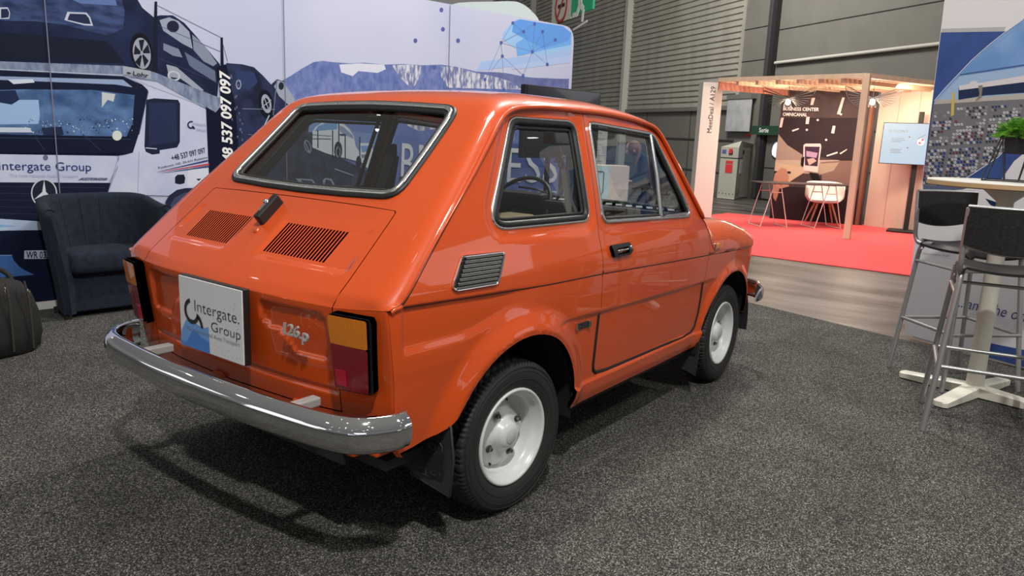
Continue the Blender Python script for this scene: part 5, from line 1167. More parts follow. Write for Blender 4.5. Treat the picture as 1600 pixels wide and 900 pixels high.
t3(cir+[(1700, 0), (1700, 150), (1600, 190), (1560, 245), (1526, 268), (1494, 288), (1442, 290)], noisy('tower_sky', s2l(96, 138, 190), s2l(132, 166, 208), 3, .7))
t3([(1700, 90), (1500, 119), (1497, 122), (1460, 160), (1455, 200), (1700, 180)], (150, 176, 205)); t3([(1500, 116), (1700, 85), (1700, 88), (1500, 118)], (70, 96, 140))
t3([(1462, 156), (1500, 155), (1700, 138), (1700, 165), (1600, 168), (1458, 172)], (176, 170, 160)); 
t3([(1459, 163), (1540, 158), (1700, 150), (1700, 180), (1600, 195), (1560, 245), (1526, 268), (1494, 288), (1442, 290)], (112, 112, 116))
t3([(1498, 138), (1700, 112), (1700, 138), (1540, 149), (1498, 156)], (36, 48, 78)); t3([(1499, 134), (1515, 131), (1517, 127), (1526, 126), (1528, 130), (1700, 102), (1700, 116), (1499, 141)], (206, 200, 202))
t3([(1529, 134), (1536, 133), (1534, 152), (1527, 158), (1524, 158), (1531, 148)], (130, 126, 110)); t3([(1488, 145), (1492, 144), (1491, 180), (1486, 182)], (196, 176, 90))
# rows of parked cars
random.seed(3); reg = np.array([(1459, 170), (1700, 156), (1700, 190), (1600, 197), (1562, 243), (1528, 266), (1494, 286), (1443, 286)], float)
cars = []
for r_ in range(26):
    y0 = 168+r_*4.9
    for c_ in range(46):
        x = 1440+c_*4.9-(y0-168)*.18; y = y0-(x-1450)*.05-c_*.02
        if inside(reg, np.array([[x, y]]))[0] and not (196 < y+.4*(x-1500) < 203) and (c_ % 11) and not (231 < y+.05*(x-1450) < 235):
            if y < 190 and x < 1500+(y-168)*1.2 and random.random() < .75: continue
            col_ = random.choices([(206, 206, 208), (60, 62, 72), (40, 66, 136), (120, 52, 62), (150, 150, 156)], [5, 3, 3 if 1460 < x < 1530 and y > 225 else .6, .5, 2])[0]
            cars.append((x, y, col_))
tl_[0] += 1
for x, y, c_ in cars:
    sx_ = 2.3; q = [cl2(*tw(p)) for p in ((x-sx_, y-1.5), (x+sx_*.5, y-2.0), (x+sx_, y+1.3), (x-sx_*.4, y+1.8))]
    TPR.add([tg_(s, z, .0008+tl_[0]*.0002) for s, z in q], [(0, 1, 2, 3)], pc(c_))
    q = [cl2(*tw(p)) for p in ((x-sx_*.4, y-.5), (x+sx_*.3, y-.7), (x+sx_*.5, y+.2), (x-sx_*.2, y+.5))]
    TPR.add([tg_(s, z, .001+tl_[0]*.0002) for s, z in q], [(0, 1, 2, 3)], pc((52, 58, 74)))
tl_[0] += 2
lowc = [(1494, 288), (1526, 268), (1560, 245), (1580, 224), (1600, 195), (1625, 150)]
t3(lowc+[(1700, 100), (1700, 200), (1600, 240), (1585, 252), (1560, 288)], noisy('tower_blue', s2l(38, 66, 124), s2l(46, 76, 138), 6, .7))
t3([(1560, 288), (1585, 252), (1600, 240), (1700, 200), (1700, 600), (1460, 600), (1405, 560), (1405, 400), (1444, 291)], TWH)
t3([(1443, 290), (1520, 291), (1505, 296), (1478, 298), (1443, 305)], (90, 96, 120)); t3([(1540, 310), (1600, 330), (1600, 345), (1548, 320)], (30, 40, 70))
for a, b in zip([(1461, 158), (1478, 138), (1500, 115), (1520, 94), (1545, 72), (1570, 52)], [(1478, 138), (1500, 115), (1520, 94), (1545, 72), (1570, 52), (1600, 31)]): t3([a, b, (b[0]-.8, b[1]-.8), (a[0]-.8, a[1]-.8)], (200, 208, 222))
for a, b in zip(lowc[:-1], lowc[1:]): t3([a, b, (b[0]+.8, b[1]+.8), (a[0]+.8, a[1]+.8)], (200, 208, 222))
t3([(1548, 536), (1700, 566), (1700, 640), (1600, 578), (1585, 577), (1545, 562)], noisy('tower_blue', s2l(38, 66, 124), s2l(46, 76, 138), 6, .7))
TPR.obj('printed_scene', TOWER)
m = MB()
def tt(txt, p0, p1, cap, mt, **k):
    a, b = tg_(*tw(p0)), tg_(*tw(p1)); L = np.linalg.norm(b-a); X = (b-a)/L; Y = np.cross(TN, X); Y = Y if Y[2] > 0 else -Y; c = abs(tw((p0[0], p0[1]-cap))[1]-tw(p0)[1]); put_text(m, txt, a, X, Y, TN, c, mt, width=L, lift=.012, **k)
tt('...and the others', (1499, 479), (1640, 511), 17, NAVY, shear=.25, bold=-.005); tt('Intergate', (1453, 386), (1492, 388), 6, pc((120, 120, 128))); tt('Group', (1470, 393), (1494, 394), 5, pc((120, 120, 128))); tt('The International Auto Transport', (1443, 397), (1486, 401), 3, pc((120, 120, 128))); tt('www', (1577, 557), (1602, 563), 6, WHITE)
q = [tg_(*tw(p), .013) for p in arcpoly((1447, 383), 2.5, 4.5, 1.8, 5.)]; n = len(q)//2; m.add(q, [(i, i+1, 2*n-2-i, 2*n-1-i) for i in range(n-1)], NAVY)
m.obj('lettering', TOWER)

# ================================================================== bar table
TC = np.array([2.56, -1.73, 0]); CREAM = mat('table_enamel', (.70, .68, .58), .4); EDGE = mat('beech_edge', (.50, .34, .17), .5); TOPW = mat('table_top_white', (.66, .64, .58), .35)
BT = thing('bar_table', 'tall round bar table on a cream column with a cross foot', 'table', tuple(TC))
m = MB(); m.lathe([(0, 1.098), (.352, 1.098), (.354, 1.094)], TC, (0, 0, 1), TOPW, 72, False); m.lathe([(.354, 1.094), (.355, 1.074), (.350, 1.071), (.30, 1.066), (0, 1.066)], TC, (0, 0, 1), EDGE, 72, False); m.obj('tabletop', BT)
m = MB(); m.lathe([(.042, .05), (.040, .2), (.038, 1.0), (.10, 1.055), (.12, 1.066)], TC, (0, 0, 1), CREAM, 32); m.obj('column', BT)
for k, an in enumerate((158, 72, -22, -108)):
    a = math.radians(an+5); d = Vector((math.cos(a), math.sin(a), 0)); n_ = Vector((-d.y, d.x, 0)); c = Vector(TC); m = MB()
    A_ = c+d*.02; B_ = c+d*.355; w0_, w1_ = .042, .036
    P_ = [A_-n_*w0_, B_-n_*w1_, B_+d*.015-n_*w1_*.5, B_+d*.015+n_*w1_*.5, B_+n_*w1_, A_+n_*w0_]; hz = [.055, .030, .026, .026, .030, .055]
    lo_ = [p+Vector((0, 0, .006)) for p in P_]; hi = [p+Vector((0, 0, h)) for p, h in zip(P_, hz)]; ht = [p*0+c+(p-c)*1.0 for p in P_]
    top = [c+((p-c)-n_*((p-c).dot(n_))*.35)+Vector((0, 0, h+.006)) for p, h in zip(P_, hz)]
    m.add(lo_+hi+top, [tuple(range(6))[::-1], tuple(range(12, 18))]+[(i, (i+1) % 6, 6+(i+1) % 6, 6+i) for i in range(6)]+[(6+i, 6+(i+1) % 6, 12+(i+1) % 6, 12+i) for i in range(6)], CREAM); m.obj('foot', BT)
# plant in a black pot on a wire stand
PC = np.array([2.60, -1.80, 1.10]); WIRE = mat('black_wire', (.01, .01, .01), .4)
def tpx(px, z=1.10): q = atz(px, z); return q
PLT = thing('potted_plant', 'bright green feathery plant in a black pot on a black wire stand', 'plant', tuple(PC))
pc_ = tpx((1590, 287)); px_, py_ = 2.62, -1.80
m = MB(); c = at((1590, 222), (2.62, 0, 0), (1, 0, 0)); PCX, PCY = 2.62, c[1]; ztp_, zbt_ = at((1590, 211), (2.62, 0, 0), (1, 0, 0))[2], at((1590, 241), (2.62, 0, 0), (1, 0, 0))[2]
m.lathe([(0, zbt_), (.050, zbt_), (.058, ztp_), (.052, ztp_), (.048, ztp_-.01), (0, ztp_-.012)], (PCX, PCY, 0), (0, 0, 1), BLACK, 4, False); m.obj('pot', PLT)
m = MB()
for sx_, sy2 in ((-1, -1), (1, -1), (1, 1), (-1, 1)):
    a_ = (PCX+.062*sx_, PCY+.062*sy2, ztp_); b_ = (PCX+.115*sx_, PCY+.115*sy2, 1.103); m.tube([a_, b_], .0035, WIRE, 6)
    m.tube([a_, (PCX+.03*sx_, PCY+.03*sy2, 1.103)], .0025, WIRE, 6)
cc_ = [(PCX+.115*sx_, PCY+.115*sy2, 1.103) for sx_, sy2 in ((-1, -1), (1, -1), (1, 1), (-1, 1), (-1, -1))]; m.tube(cc_, .0035, WIRE, 6, False, False)
cc_ = [(PCX+.062*sx_, PCY+.062*sy2, ztp_) for sx_, sy2 in ((-1, -1), (1, -1), (1, 1), (-1, 1), (-1, -1))]; m.tube(cc_, .0035, WIRE, 6, False, False); m.obj('wire_stand', PLT)
m = MB(); random.seed(5); LF = mat('leaf_light', (.15, .38, .03), .5); LF2 = mat('leaf_dark', (.05, .17, .02), .5)
for i in range(520):
    a = random.uniform(0, 2*math.pi); el = random.uniform(.1, 1.35); L = random.uniform(.07, .135); b = Vector((PCX+random.uniform(-.03, .03), PCY+random.uniform(-.03, .03), ztp_-.01))
    d = Vector((math.cos(a)*math.cos(el), math.sin(a)*math.cos(el), math.sin(el)*.75)); s_ = Vector((-math.sin(a), math.cos(a), random.uniform(-.4, .4)))*.0035
    p1 = b+d*L*.5+Vector((0, 0, .015)); p2 = b+d*L; p2.z -= .018*math.cos(el); mt = LF if random.random() < .65 else LF2; m.add([b-s_*.3, b+s_*.3, p1+s_, p2, p1-s_], [(0, 1, 2, 3, 4)], mt)
    for t_ in (.45, .65, .85):
        c0 = b+(p2-b)*t_+Vector((0, 0, .012)); 
        for sg2 in (-1, 1): e2_ = c0+s_*sg2*5+d*.012; m.add([c0, c0+d*.006, e2_], [(0, 1, 2)], mt)
m.obj('foliage', PLT)

# ================================================================== bar stools
STL = mat('stool_tube', (.42, .42, .41), .35, .6); SEATB = mat('stool_seat_black', (.016, .015, .014), .5); PADB = noisy('stool_back_pad', (.006, .006, .006), (.014, .014, .013), 80, .8, .2)
def make_stool(label):
    # local: backrest along -x side, width along y; feet at +-.225
    t = thing('bar_stool', label, 'bar stool', (0, 0, 0))
    H = .735; f = .222
    for sy in (-1, 1):
        m = MB(); m.tube([(-f, f*sy, 0), (-.185, .168*sy, H-.07)]+catmull([(-.185, .168*sy, H-.07), (-.172, .164*sy, H-.025), (-.13, .160*sy, H-.004), (-.09, .158*sy, H-.002)], 4)[1:], .0125, STL, 12); m.obj('leg', t)
        m = MB(); m.tube([(f, f*sy, 0), (.165, .170*sy, H-.10), (.155, .166*sy, H-.02)], .0125, STL, 12); m.obj('leg', t)
        m = MB(); m.tube([(-.165, .172*sy, H-.01)]+catmull([(-.165, .172*sy, H-.01), (-.200, .174*sy, H+.0), (-.222, .175*sy, H+.035), (-.226, .176*sy, H+.08), (-.232, .177*sy, H+.15)], 4)[1:]+[(-.245, .177*sy, H+.27)], .0115, STL, 12); m.obj('back_post', t)
    zf = .30
    for z, w in ((zf, .201), (.63, .176)):
        m = MB(); 
        if z < .5:
            P = [(-w+.0, -w, z), (w, -w, z), (w, w, z), (-w, w, z), (-w, -w, z)]; m.tube(P[:2], .009, STL, 10); m.tube(P[1:3], .009, STL, 10); m.tube(P[2:4], .009, STL, 10); m.tube(P[3:], .009, STL, 10)
            m.obj('footrest', t)
        else:
            m.tube([(-.19, -w, z), (.17, -w, z)], .008, STL, 10); m.tube([(-.19, w, z), (.17, w, z)], .008, STL, 10); m.tube([(.17, -w, z), (.17, w, z)], .008, STL, 10); m.obj('seat_rail', t)
    # seat shell
    m = MB(); rows = []; xs = np.linspace(-.20, .205, 13); ysq = np.linspace(-.176, .176, 13)
    for x in xs:
        rows.append([(x, y*(1-.04*max(0, x/.2)), H+.012-.018*(1-(y/.176)**2)+.010*((x)/.2)**2-.055*max(0, (x-.14)/.065)**2*.6-.025*max(0, (abs(y)-.145)/.031)**2) for y in ysq])
    grid_mesh(m, rows, SEATB); grid_mesh(m, [[(p[0], p[1], p[2]-.012) for p in r] for r in rows], SEATB)
    bd_ = rows[0]+[r[-1] for r in rows[1:]]+rows[-1][::-1][1:]+[r[0] for r in rows[::-1][1:-1]]; n = len(bd_); m.add(bd_+[(p[0], p[1], p[2]-.012) for p in bd_], [(i, (i+1) % n, n+(i+1) % n, n+i) for i in range(n)], SEATB); m.obj('seat', t)
    # backrest pad: curved panel with a bowed lower edge
    m = MB(); rows = []; V_ = np.linspace(0, 1, 9); U_ = np.linspace(-1, 1, 17)
    def bp_(u, v, o): z0_ = H+.115-.030*(1-u*u); z = z0_+(H+.275-z0_)*v; return (-.232-.06*(z-H-.1)-.028*(1-u*u)+o, .180*u, z)
    for o_ in (.014, -.012): grid_mesh(m, [[bp_(u, v, o_) for u in U_] for v in V_], PADB)
    bd1 = [(u, 0) for u in U_]+[(1, v) for v in V_[1:]]+[(u, 1) for u in U_[::-1][1:]]+[(-1, v) for v in V_[::-1][1:-1]]; n = len(bd1); m.add([bp_(u, v, .014) for u, v in bd1]+[bp_(u, v, -.012) for u, v in bd1], [(i, (i+1) % n, n+(i+1) % n, n+i) for i in range(n)], PADB)
    bk = m.obj('backrest', t); m = MB(); m.tube([bp_(u, 1, .0) for u in U_], .009, STL, 8); m.obj('top_edge', bk); m = MB(); m.tube([bp_(u, 0, -.004) for u in U_], .006, STL, 8); m.obj('lower_edge', bk)
    for sy in (-1, 1): m = MB(); m.lathe([(0, .006), (.008, .005), (.010, 0)], (-.14, .186*sy, H-.035), (0, sy, 0), ALU, 12); m.obj('screw_cap', t)
    return t
s1 = make_stool('black and grey steel bar stool nearest the camera, in front of the cream table column')
s2 = copy_tree(s1); s2['label'] = 'bar stool standing against the printed tower, behind the table and farther from the camera'
for s_ in (s1, s2): s_['group'] = 'bar stools round the tall table'
reloc(s1, (2.06, -1.795, .002), math.radians(10)); reloc(s2, (2.80, -1.595, .002), math.radians(225))

# ================================================================== booth
PINE = noisy('pale_pine', (.62, .48, .33), (.70, .55, .39), 9, .6, .05, 4, (1, 1, .2)); PINEH = noisy('pine_slats', (.64, .50, .34), (.72, .57, .40), 14, .6, .05, 4, (.3, 1, 1)); TOTM = mat('totem_cream', (.68, .67, .60), .6)
# totem
A, B = atz((1081, 342)), atz((1111, 343)); A[2] = B[2] = 0; X = (B-A)/np.linalg.norm(B-A); nn = np.cross(X, Z); nn = nn*(1 if nn@(CAM-A) > 0 else -1); wT = np.linalg.norm(B-A)
TOT = thing('booth_totem', 'tall cream totem lettered MeetDeal / A129 at the corner of the booth', 'totem', tuple(A))
m = MB(); m.prism([(0, 0), (wT, 0), (wT, 2.13), (0, 2.13)], .22, (A-nn*.22, X, Z, nn), TOTM); m.obj('totem_body', TOT)
m = MB(); zt_ = at((1108, 135), A, nn)[2]; zb_ = at((1101, 207), A, nn)[2]; put_text(m, 'MeetDeal / A129', A+X*(.62*wT)+Z*zb_, Z, -X, nn, .075, INK, width=zt_-zb_, lift=.003); m.obj('lettering', TOT)
# pergola
PG = thing('pergola', 'pale pine pergola frame with a slatted roof over the red carpet', 'pergola', (9.16, .55, 0))
c_fr = np.array([9.16, .50, 0]); c_fl = np.array([9.62, 2.72, 0]); c_br = np.array([11.15, -.35, 0]); c_bl = c_fl+(c_br-c_fr); HPG = 2.19
m = MB(); m.bar(c_fr+Z*0, c_fr+Z*(HPG-.02), .085, .085, PINE, (0, 1, 0)); m.obj('post', PG)
m = MB(); m.bar(c_bl, c_bl+Z*HPG, .09, .09, PINE, (0, 1, 0)); m.obj('post', PG)
for a_, b_ in ((c_fr, c_fl), (c_fr, c_br), (c_fl, c_bl), (c_bl, c_br)):
    m = MB(); m.bar(a_+Z*(HPG-.03), b_+Z*(HPG-.03), .05, .062, PINE, (0, 0, 1)); m.obj('beam', PG)
for k in range(1, 22):
    t_ = k/22; m = MB(); a_ = c_fr*(1-t_)+c_br*t_; b_ = c_fl*(1-t_)+c_bl*t_; m.bar(a_+Z*(HPG-.03), b_+Z*(HPG-.03), .045, .03, PINEH, (0, 0, 1)); m.obj('slat', PG)
for k in range(1, 7):
    t_ = k/7; m = MB(); a_ = c_fr*(1-t_)+c_fl*t_; b_ = c_br*(1-t_)+c_bl*t_; m.bar(a_+Z*(HPG-.085), b_+Z*(HPG-.085), .05, .06, PINE, (0, 0, 1)); m.obj('joist', PG)
m = MB(); a_, b_ = c_fl+Z*(HPG-.12), c_bl+Z*(HPG-.12); m.bar(a_, b_, .02, .12, mat('salmon_fascia', (.48, .20, .14), .6), (0, 0, 1)); m.obj('fascia', PG)
# picture wall
A, B = atz((1202, 340.5)), atz((1346, 352)); A[2] = B[2] = 0; X = (B-A)/np.linalg.norm(B-A); nn = np.cross(X, Z); nn = nn*(1 if nn@(CAM-A) > 0 else -1); wP = np.linalg.norm(B-A)
PW = thing('picture_wall', 'printed wall with a hand holding a phone, lettered Business Center Omnicanal', 'display wall', tuple(A))
BRN = noisy('picture_brown', s2l(66, 48, 48), s2l(52, 40, 42), 3, .7)
PPL = (A, nn)
def pw(px): q = at(px, A, nn); return ((q-A)@X, q[2])
q = [pw(p) for p in ((1202, 340.5), (1346, 352), (1372, 146), (1222, 160))]
m = MB(); m.prism([(0, 0), (wP, 0), (wP, 2.10), (0, 2.10)], .08, (A-nn*.08, X, Z, nn), BRN); m.obj('wall_panel', PW)
m = MB(); L_ = [0]
def p3(pts, rgb, sc=((1160, 80), 4.706)):
    if sc: pts = zo(sc[0], sc[1], pts)
    L_[0] += 1; m.add([A+X*min(max(s, .003), wP-.003)+Z*min(max(z, .005), 2.095)+nn*(.0012+.0005*L_[0]) for s, z in [pw(p) for p in pts]], [tuple(range(len(pts)))], pc(rgb))
p3([(285, 490), (880, 490), (840, 830), (600, 780), (440, 760), (330, 690), (265, 610)], (50, 40, 44)); 
p3([(265, 610), (330, 690), (440, 760), (440, 800), (235, 800), (240, 720)], (150, 132, 122)); p3([(570, 800), (700, 800), (820, 830), (800, 900), (450, 900), (440, 860)], (168, 150, 136)); p3([(235, 800), (450, 800), (440, 900), (230, 900)], (176, 158, 140))
for q in ([(510, 345), (535, 342), (520, 395), (500, 395)], [(735, 340), (752, 342), (718, 465), (695, 462)], [(470, 485), (495, 482), (488, 535), (465, 535)], [(285, 490), (305, 488), (290, 560), (272, 560)], [(665, 548), (685, 550), (675, 605), (652, 602)], [(365, 580), (415, 565), (415, 575), (368, 592)], [(618, 765), (700, 738), (700, 750), (622, 775)], [(715, 750), (770, 718), (768, 726), (722, 758)]): p3(q, (222, 200, 196))
for c_ in ((554, 506), (474, 578), (616, 652), (725, 464)): p3([(c_[0]+9*math.cos(a), c_[1]+8*math.sin(a)) for a in np.linspace(0, 5.8, 10)], (215, 200, 200))
S5 = ((1160, 240), 4.5)
p3([(225, 60), (480, 110), (440, 130), (330, 200), (225, 140)], (186, 166, 142), S5); p3([(225, 122), (340, 125), (340, 142), (222, 140)], (44, 34, 36), S5); p3([(550, 60), (690, 50), (800, 50), (790, 200), (700, 240), (560, 200)], (120, 96, 88), S5); p3([(540, 70), (680, 62), (640, 120), (540, 150)], (160, 140, 122), S5)
p3([(205, 225), (850, 260), (830, 505), (190, 450)], (44, 34, 38), S5)
p3([(230, 140), (275, 98), (310, 110), (328, 165), (320, 210), (330, 230), (270, 245), (215, 235), (220, 180)], (172, 130, 108), S5); p3([(215, 235), (262, 240), (250, 290), (235, 335), (218, 310)], (166, 122, 100), S5)
p3([(430, -60), (445, -70), (550, -70), (556, -50), (530, 130), (518, 132), (432, 118), (425, 105)], (214, 190, 186), S5); p3([(440, -50), (545, -48), (528, 90), (440, 82)], (60, 44, 62), S5); p3([(450, -20), (530, -5), (520, 30), (450, 20)], (170, 140, 170), S5); p3([(455, 40), (500, 30), (522, 52), (470, 82)], (200, 160, 150), S5)
p3([(470, 132), (530, 140), (560, 205), (510, 215)], (28, 24, 28), S5); p3([(415, 30), (438, 20), (430, 95), (412, 80)], (26, 22, 26), S5)
m.obj('printed_picture', PW)
m = MB()
for txt, a_, b_ in (('BUSINESS CENTER', (1224, 172.5), (1280, 170.5)), ('OMNICANAL', (1223.5, 181), (1261.5, 180))):
    a_, b_ = pw(a_), pw(b_); put_text(m, txt, A+X*a_[0]+Z*a_[1], X, Z, nn, .052, WHITE, width=b_[0]-a_[0], bold=.02, lift=.035)
m.obj('lettering', PW)
bs = B.copy(); bn = nn.copy()
# brown return and pale panelled wall
C = np.array([12.35, .02, 0]); A = B+np.array([.02, -.03, 0]); C = atz((1441, 364)); C[2] = 0; X = (C-A)/np.linalg.norm(C-A); nn = np.cross(X, Z); nn = nn*(1 if nn@(CAM-A) > 0 else -1); wW = np.linalg.norm(C-A)
m = MB(); m.prism([(0, 0), (wW*1.6, 0), (wW*1.6, 2.10), (0, 2.10)], .06, (A-nn*.06, X, Z, nn), noisy('booth_ply', (.50, .38, .31), (.56, .43, .35), 2.5, .6, 0, 3, (1, 1, .3)))
for k in range(1, 4): m.prism([(k*.32, 0), (k*.32+.006, 0), (k*.32+.006, 2.1), (k*.32, 2.1)], .002, (A+nn*.001, X, Z, nn), mat('ply_joint', (.30, .19, .15), .7))
tag(m.obj('booth_wall'), 'pale pinkish plywood wall at the right side of the booth', 'partition')
m = MB(); m.bar(B+nn*.02-X*.05, B+nn*.02-X*.05+Z*2.0, .10, .05, mat('brown_upright', (.20, .085, .05), .6), tuple(X)); tag(m.obj('booth_upright'), 'reddish brown upright between picture wall and plywood wall', 'upright')
# screen on a stand
sc_ = np.array([10.85, .28, 0]); fx = (CAM-sc_)*[1, 1, 0]; fx /= np.linalg.norm(fx); fx = np.array([fx[0]*.95+.0, fx[1]*.6, 0]); fx /= np.linalg.norm(fx); sX = np.cross(Z, fx)
def sp_(px, n0=sc_): q = at(px, n0, fx); return ((q-sc_)@sX, q[2])
k0_, k1_, k2_, k3_ = [sp_(p) for p in ((1374, 255), (1449, 257), (1453, 193), (1382, 193))]
x0_, x1_ = (k0_[0]+k3_[0])/2, (k1_[0]+k2_[0])/2; z0_, z1_ = (k0_[1]+k1_[1])/2, (k2_[1]+k3_[1])/2
SCN = thing('display_screen', 'pale lit screen headed DATASCIENCE on a black floor stand', 'screen', tuple(sc_))
Rm = Matrix((sX, fx, Z)).transposed(); cxm = (x0_+x1_)/2
m = MB(); m.box(sc_+sX*cxm+Z*(z0_+z1_)/2, (abs(x1_-x0_)+.02, .04, z1_-z0_+.02), BLACK, Rm, .004); hb = m.obj('housing', SCN)
m = MB(); m.box(sc_+sX*cxm+Z*(z0_+z1_)/2+fx*.022, (abs(x1_-x0_), .002, z1_-z0_), mat('screen_glow', (.05, .055, .06), .3, emit=s2l(196, 222, 240), es=.82), Rm); gl_ = m.obj('lit_panel', hb)
m = MB(); GR = mat('screen_text', (.12, .14, .16), .6)
a_ = sp_((1389, 206)); b_ = sp_((1419, 206)); put_text(m, 'DATASCIENCE', sc_+sX*a_[0]+Z*a_[1]+fx*.024, sX, Z, fx, .035, GR, width=b_[0]-a_[0])
for p, w_ in (((1393, 216), 20), ((1393, 218.5), 22), ((1393, 221), 16), ((1391, 233), 18), ((1391, 235.5), 16), ((1391, 238), 17)):
    a_, b_ = sp_(p), sp_((p[0]+w_, p[1])); m.box(sc_+sX*(a_[0]+b_[0])/2+Z*a_[1]+fx*.024, (b_[0]-a_[0], .001, .007), GR, Rm)
for p in ((1421, 214), (1418, 231)): a_ = sp_(p); m.lathe([(0, .001), (.012, .001)], sc_+sX*a_[0]+Z*a_[1]+fx*.024, fx, GR, 12)
for p in ((1437, 223.5), (1441.5, 218.5)): a_ = sp_(p); m.lathe([(0, .001), (.014, .001)], sc_+sX*a_[0]+Z*a_[1]+fx*.025, fx, mat('screen_red', (.6, .03, .08), .5), 12)
m.lathe([(0, .001), (.05, .001)], sc_+sX*sp_((1439, 222))[0]+Z*sp_((1439, 222))[1]+fx*.024, fx, mat('screen_pink', (.75, .50, .62), .5), 16)
a_, b_ = sp_((1434, 217)), sp_((1446, 211)); m.bar(sc_+sX*a_[0]+Z*a_[1]+fx*.024, sc_+sX*b_[0]+Z*b_[1]+fx*.024, .008, .001, GR, tuple(fx)); m.obj('screen_content', gl_)
m = MB(); px0 = sp_((1423, 300))[0]; m.box(sc_+sX*px0+Z*.9-fx*.05, (.07, .04, 1.76), BLACK, Rm, .006); m.obj('pole', SCN)
m = MB(); m.box(sc_+sX*px0+Z*.016, (.5, .40, .022), BLACK, Rm, .01); m.obj('base_plate', SCN)
# winged wire lamps
BULB = mat('bulb_glow', (1, .8, .5), .3, emit=(1., .86, .66), es=22); 
def wing_lamp(px, label, P0):
    q = at(px, P0, fx); t = thing('pendant_lamp', label, 'lamp', tuple(q), 'winged pendant lamps in the booth')
    m = MB(); m.lathe([(0, .05), (.03, .035), (.036, 0), (.026, -.03), (0, -.04)], q, (0, 0, 1), BULB, 16); m.obj('bulb', t)
    m = MB(); m.tube([q+Z*.05, (q[0], q[1], HPG-.08)], .004, WIRE, 6); m.obj('cord', t)
    for s_ in (-1, 1):
        m = MB(); root = q+Z*.06; tip = q+sX*.38*s_+Z*.17
        m.tube([root, tip], .009, WIRE, 6)
        for k in range(9):
            th = math.radians(24-8*k); L = .40-.028*k; m.tube([root+sX*s_*.03*(k % 3)/3, root+sX*s_*L*math.cos(th)+Z*L*math.sin(th)], .005, WIRE, 5)
        m.tube([root+sX*s_*.42*math.cos(math.radians(24-8*k))*(1-.07*k)+Z*.42*(1-.07*k)*math.sin(math.radians(24-8*k)) for k in range(9)], .003, WIRE, 5)
        m.obj('wire_wing', t)
    m = MB(); 
    for k in range(8): a = k*math.pi/4; m.tube([q+Z*.07+sX*.03*math.cos(a)+fx*.03*math.sin(a), q+Z*-.07+sX*.06*math.cos(a)+fx*.06*math.sin(a)], .0025, WIRE, 5)
    m.obj('wire_cage', t)
    l = bpy.data.lights.new('bulb_light', 'POINT'); l.energy = 26; l.color = (1, .76, .55); l.shadow_soft_size = .05; o = bpy.data.objects.new('bulb_light', l); COL.objects.link(o); o.location = q-Z*.09+fx*.08
wing_lamp((1231, 160), 'winged wire lamp hanging left, before the picture wall lettering', np.array([10.0, 1.9, 0])); wing_lamp((1363, 160), 'winged wire lamp hanging right, behind the pergola post', np.array([10.3, .6, 0]))
area('booth_roof_light', (10.1, 1.0, 2.05), (10.1, 1.0, 0), 1.2, 38, (1, .84, .70))
area('booth_wash', (10.2, .2, 2.0), (11.2, .3, 1.2), .3, 16, (1, .76, .54))
# table on wire trestles
za = .655; tA, tB = atz((1192, 286), za), atz((1339, 291), za); tX = (tB-tA)/np.linalg.norm(tB-tA); tY = np.cross(Z, tX); WTR = mat('white_wire', (.75, .62, .56), .4)
BTB = thing('trestle_table', 'thin dark table top on two white wire trestles in the booth', 'table', tuple(tA*[1, 1, 0]))
m = MB(); m.box((tA+tB)/2+tY*.22, (np.linalg.norm(tB-tA), .55, .014), mat('table_dark', (.05, .04, .04), .4), Matrix((tX, tY, Z)).transposed(), .003); m.obj('tabletop', BTB)
for p in (.16, .74):
    m = MB(); c0 = tA+(tB-tA)*p; c0 = c0*[1, 1, 0]
    L_ = .28
    for y_ in (.0, .44):
        a1_ = c0+tY*y_; 
        for s_ in (-1, 1): m.tube([a1_+tX*L_*.75*s_+Z*.0, a1_+tX*L_*.18*s_+Z*(za-.012)], .007, WTR, 8)
    for s_ in (-1, 1): m.tube([c0+tX*L_*.75*s_+Z*.007, c0+tY*.44+tX*L_*.75*s_+Z*.007], .007, WTR, 8); m.tube([c0+tX*L_*.18*s_+Z*(za-.012), c0+tY*.44+tX*L_*.18*s_+Z*(za-.012)], .007, WTR, 8)
    for y_ in (.0, .44): m.tube([c0+tY*y_+tX*-L_*.30+Z*(za*.80), c0+tY*y_+tX*L_*.30+Z*(za*.80)], .006, WTR, 8)
    m.obj('trestle', BTB)
# chair
CHM = mat('chair_shell_white', (.74, .70, .66), .45); OAK = mat('chair_oak', (.50, .26, .16), .5)
CH = thing('shell_chair', 'white shell armchair on pale wooden legs at the trestle table', 'chair', (0, 0, 0))
m = MB(); rows = []
for v in np.linspace(0, 1, 12):
    row = []
    for u in np.linspace(-1, 1, 21):
        a = u*2.0; rad = .06+.21*min(1, v*1.8)**.6; z = .36+.012+(.30-.10*abs(u)**3)*max(0, (v-.35)/.65)**1.1; row.append((rad*1.05*math.sin(a), rad*math.cos(a)*.95-.02*(1-v), z))
    rows.append(row)
grid_mesh(m, rows, CHM); m.lathe([(0, .365), (.15, .365), (.21, .385), (.2, .362), (0, .352)], (0, -.02, 0), (0, 0, 1), CHM, 28); so_ = m.obj('seat_shell', CH); sm_ = so_.modifiers.new('solid', 'SOLIDIFY'); sm_.thickness = .012
for sx_ in (-1, 1):
    for sy2 in (-1, 1): m = MB(); m.tube([(.10*sx_, .09*sy2, .355), (.215*sx_, .20*sy2, 0)], [.017, .011], OAK, 10); m.obj('leg', CH)
m = MB(); m.box((0, 0, .345), (.22, .20, .02), OAK, None, .006); m.obj('seat_frame', CH)
cpos = (atz((1249, 350))+atz((1287, 354))+atz((1271, 344))+atz((1301, 352)))/4; cpos = cpos+CR*.06; reloc(CH, (cpos[0], cpos[1], .001), math.atan2(-fx[1], -fx[0])+math.pi*1.5+.35)
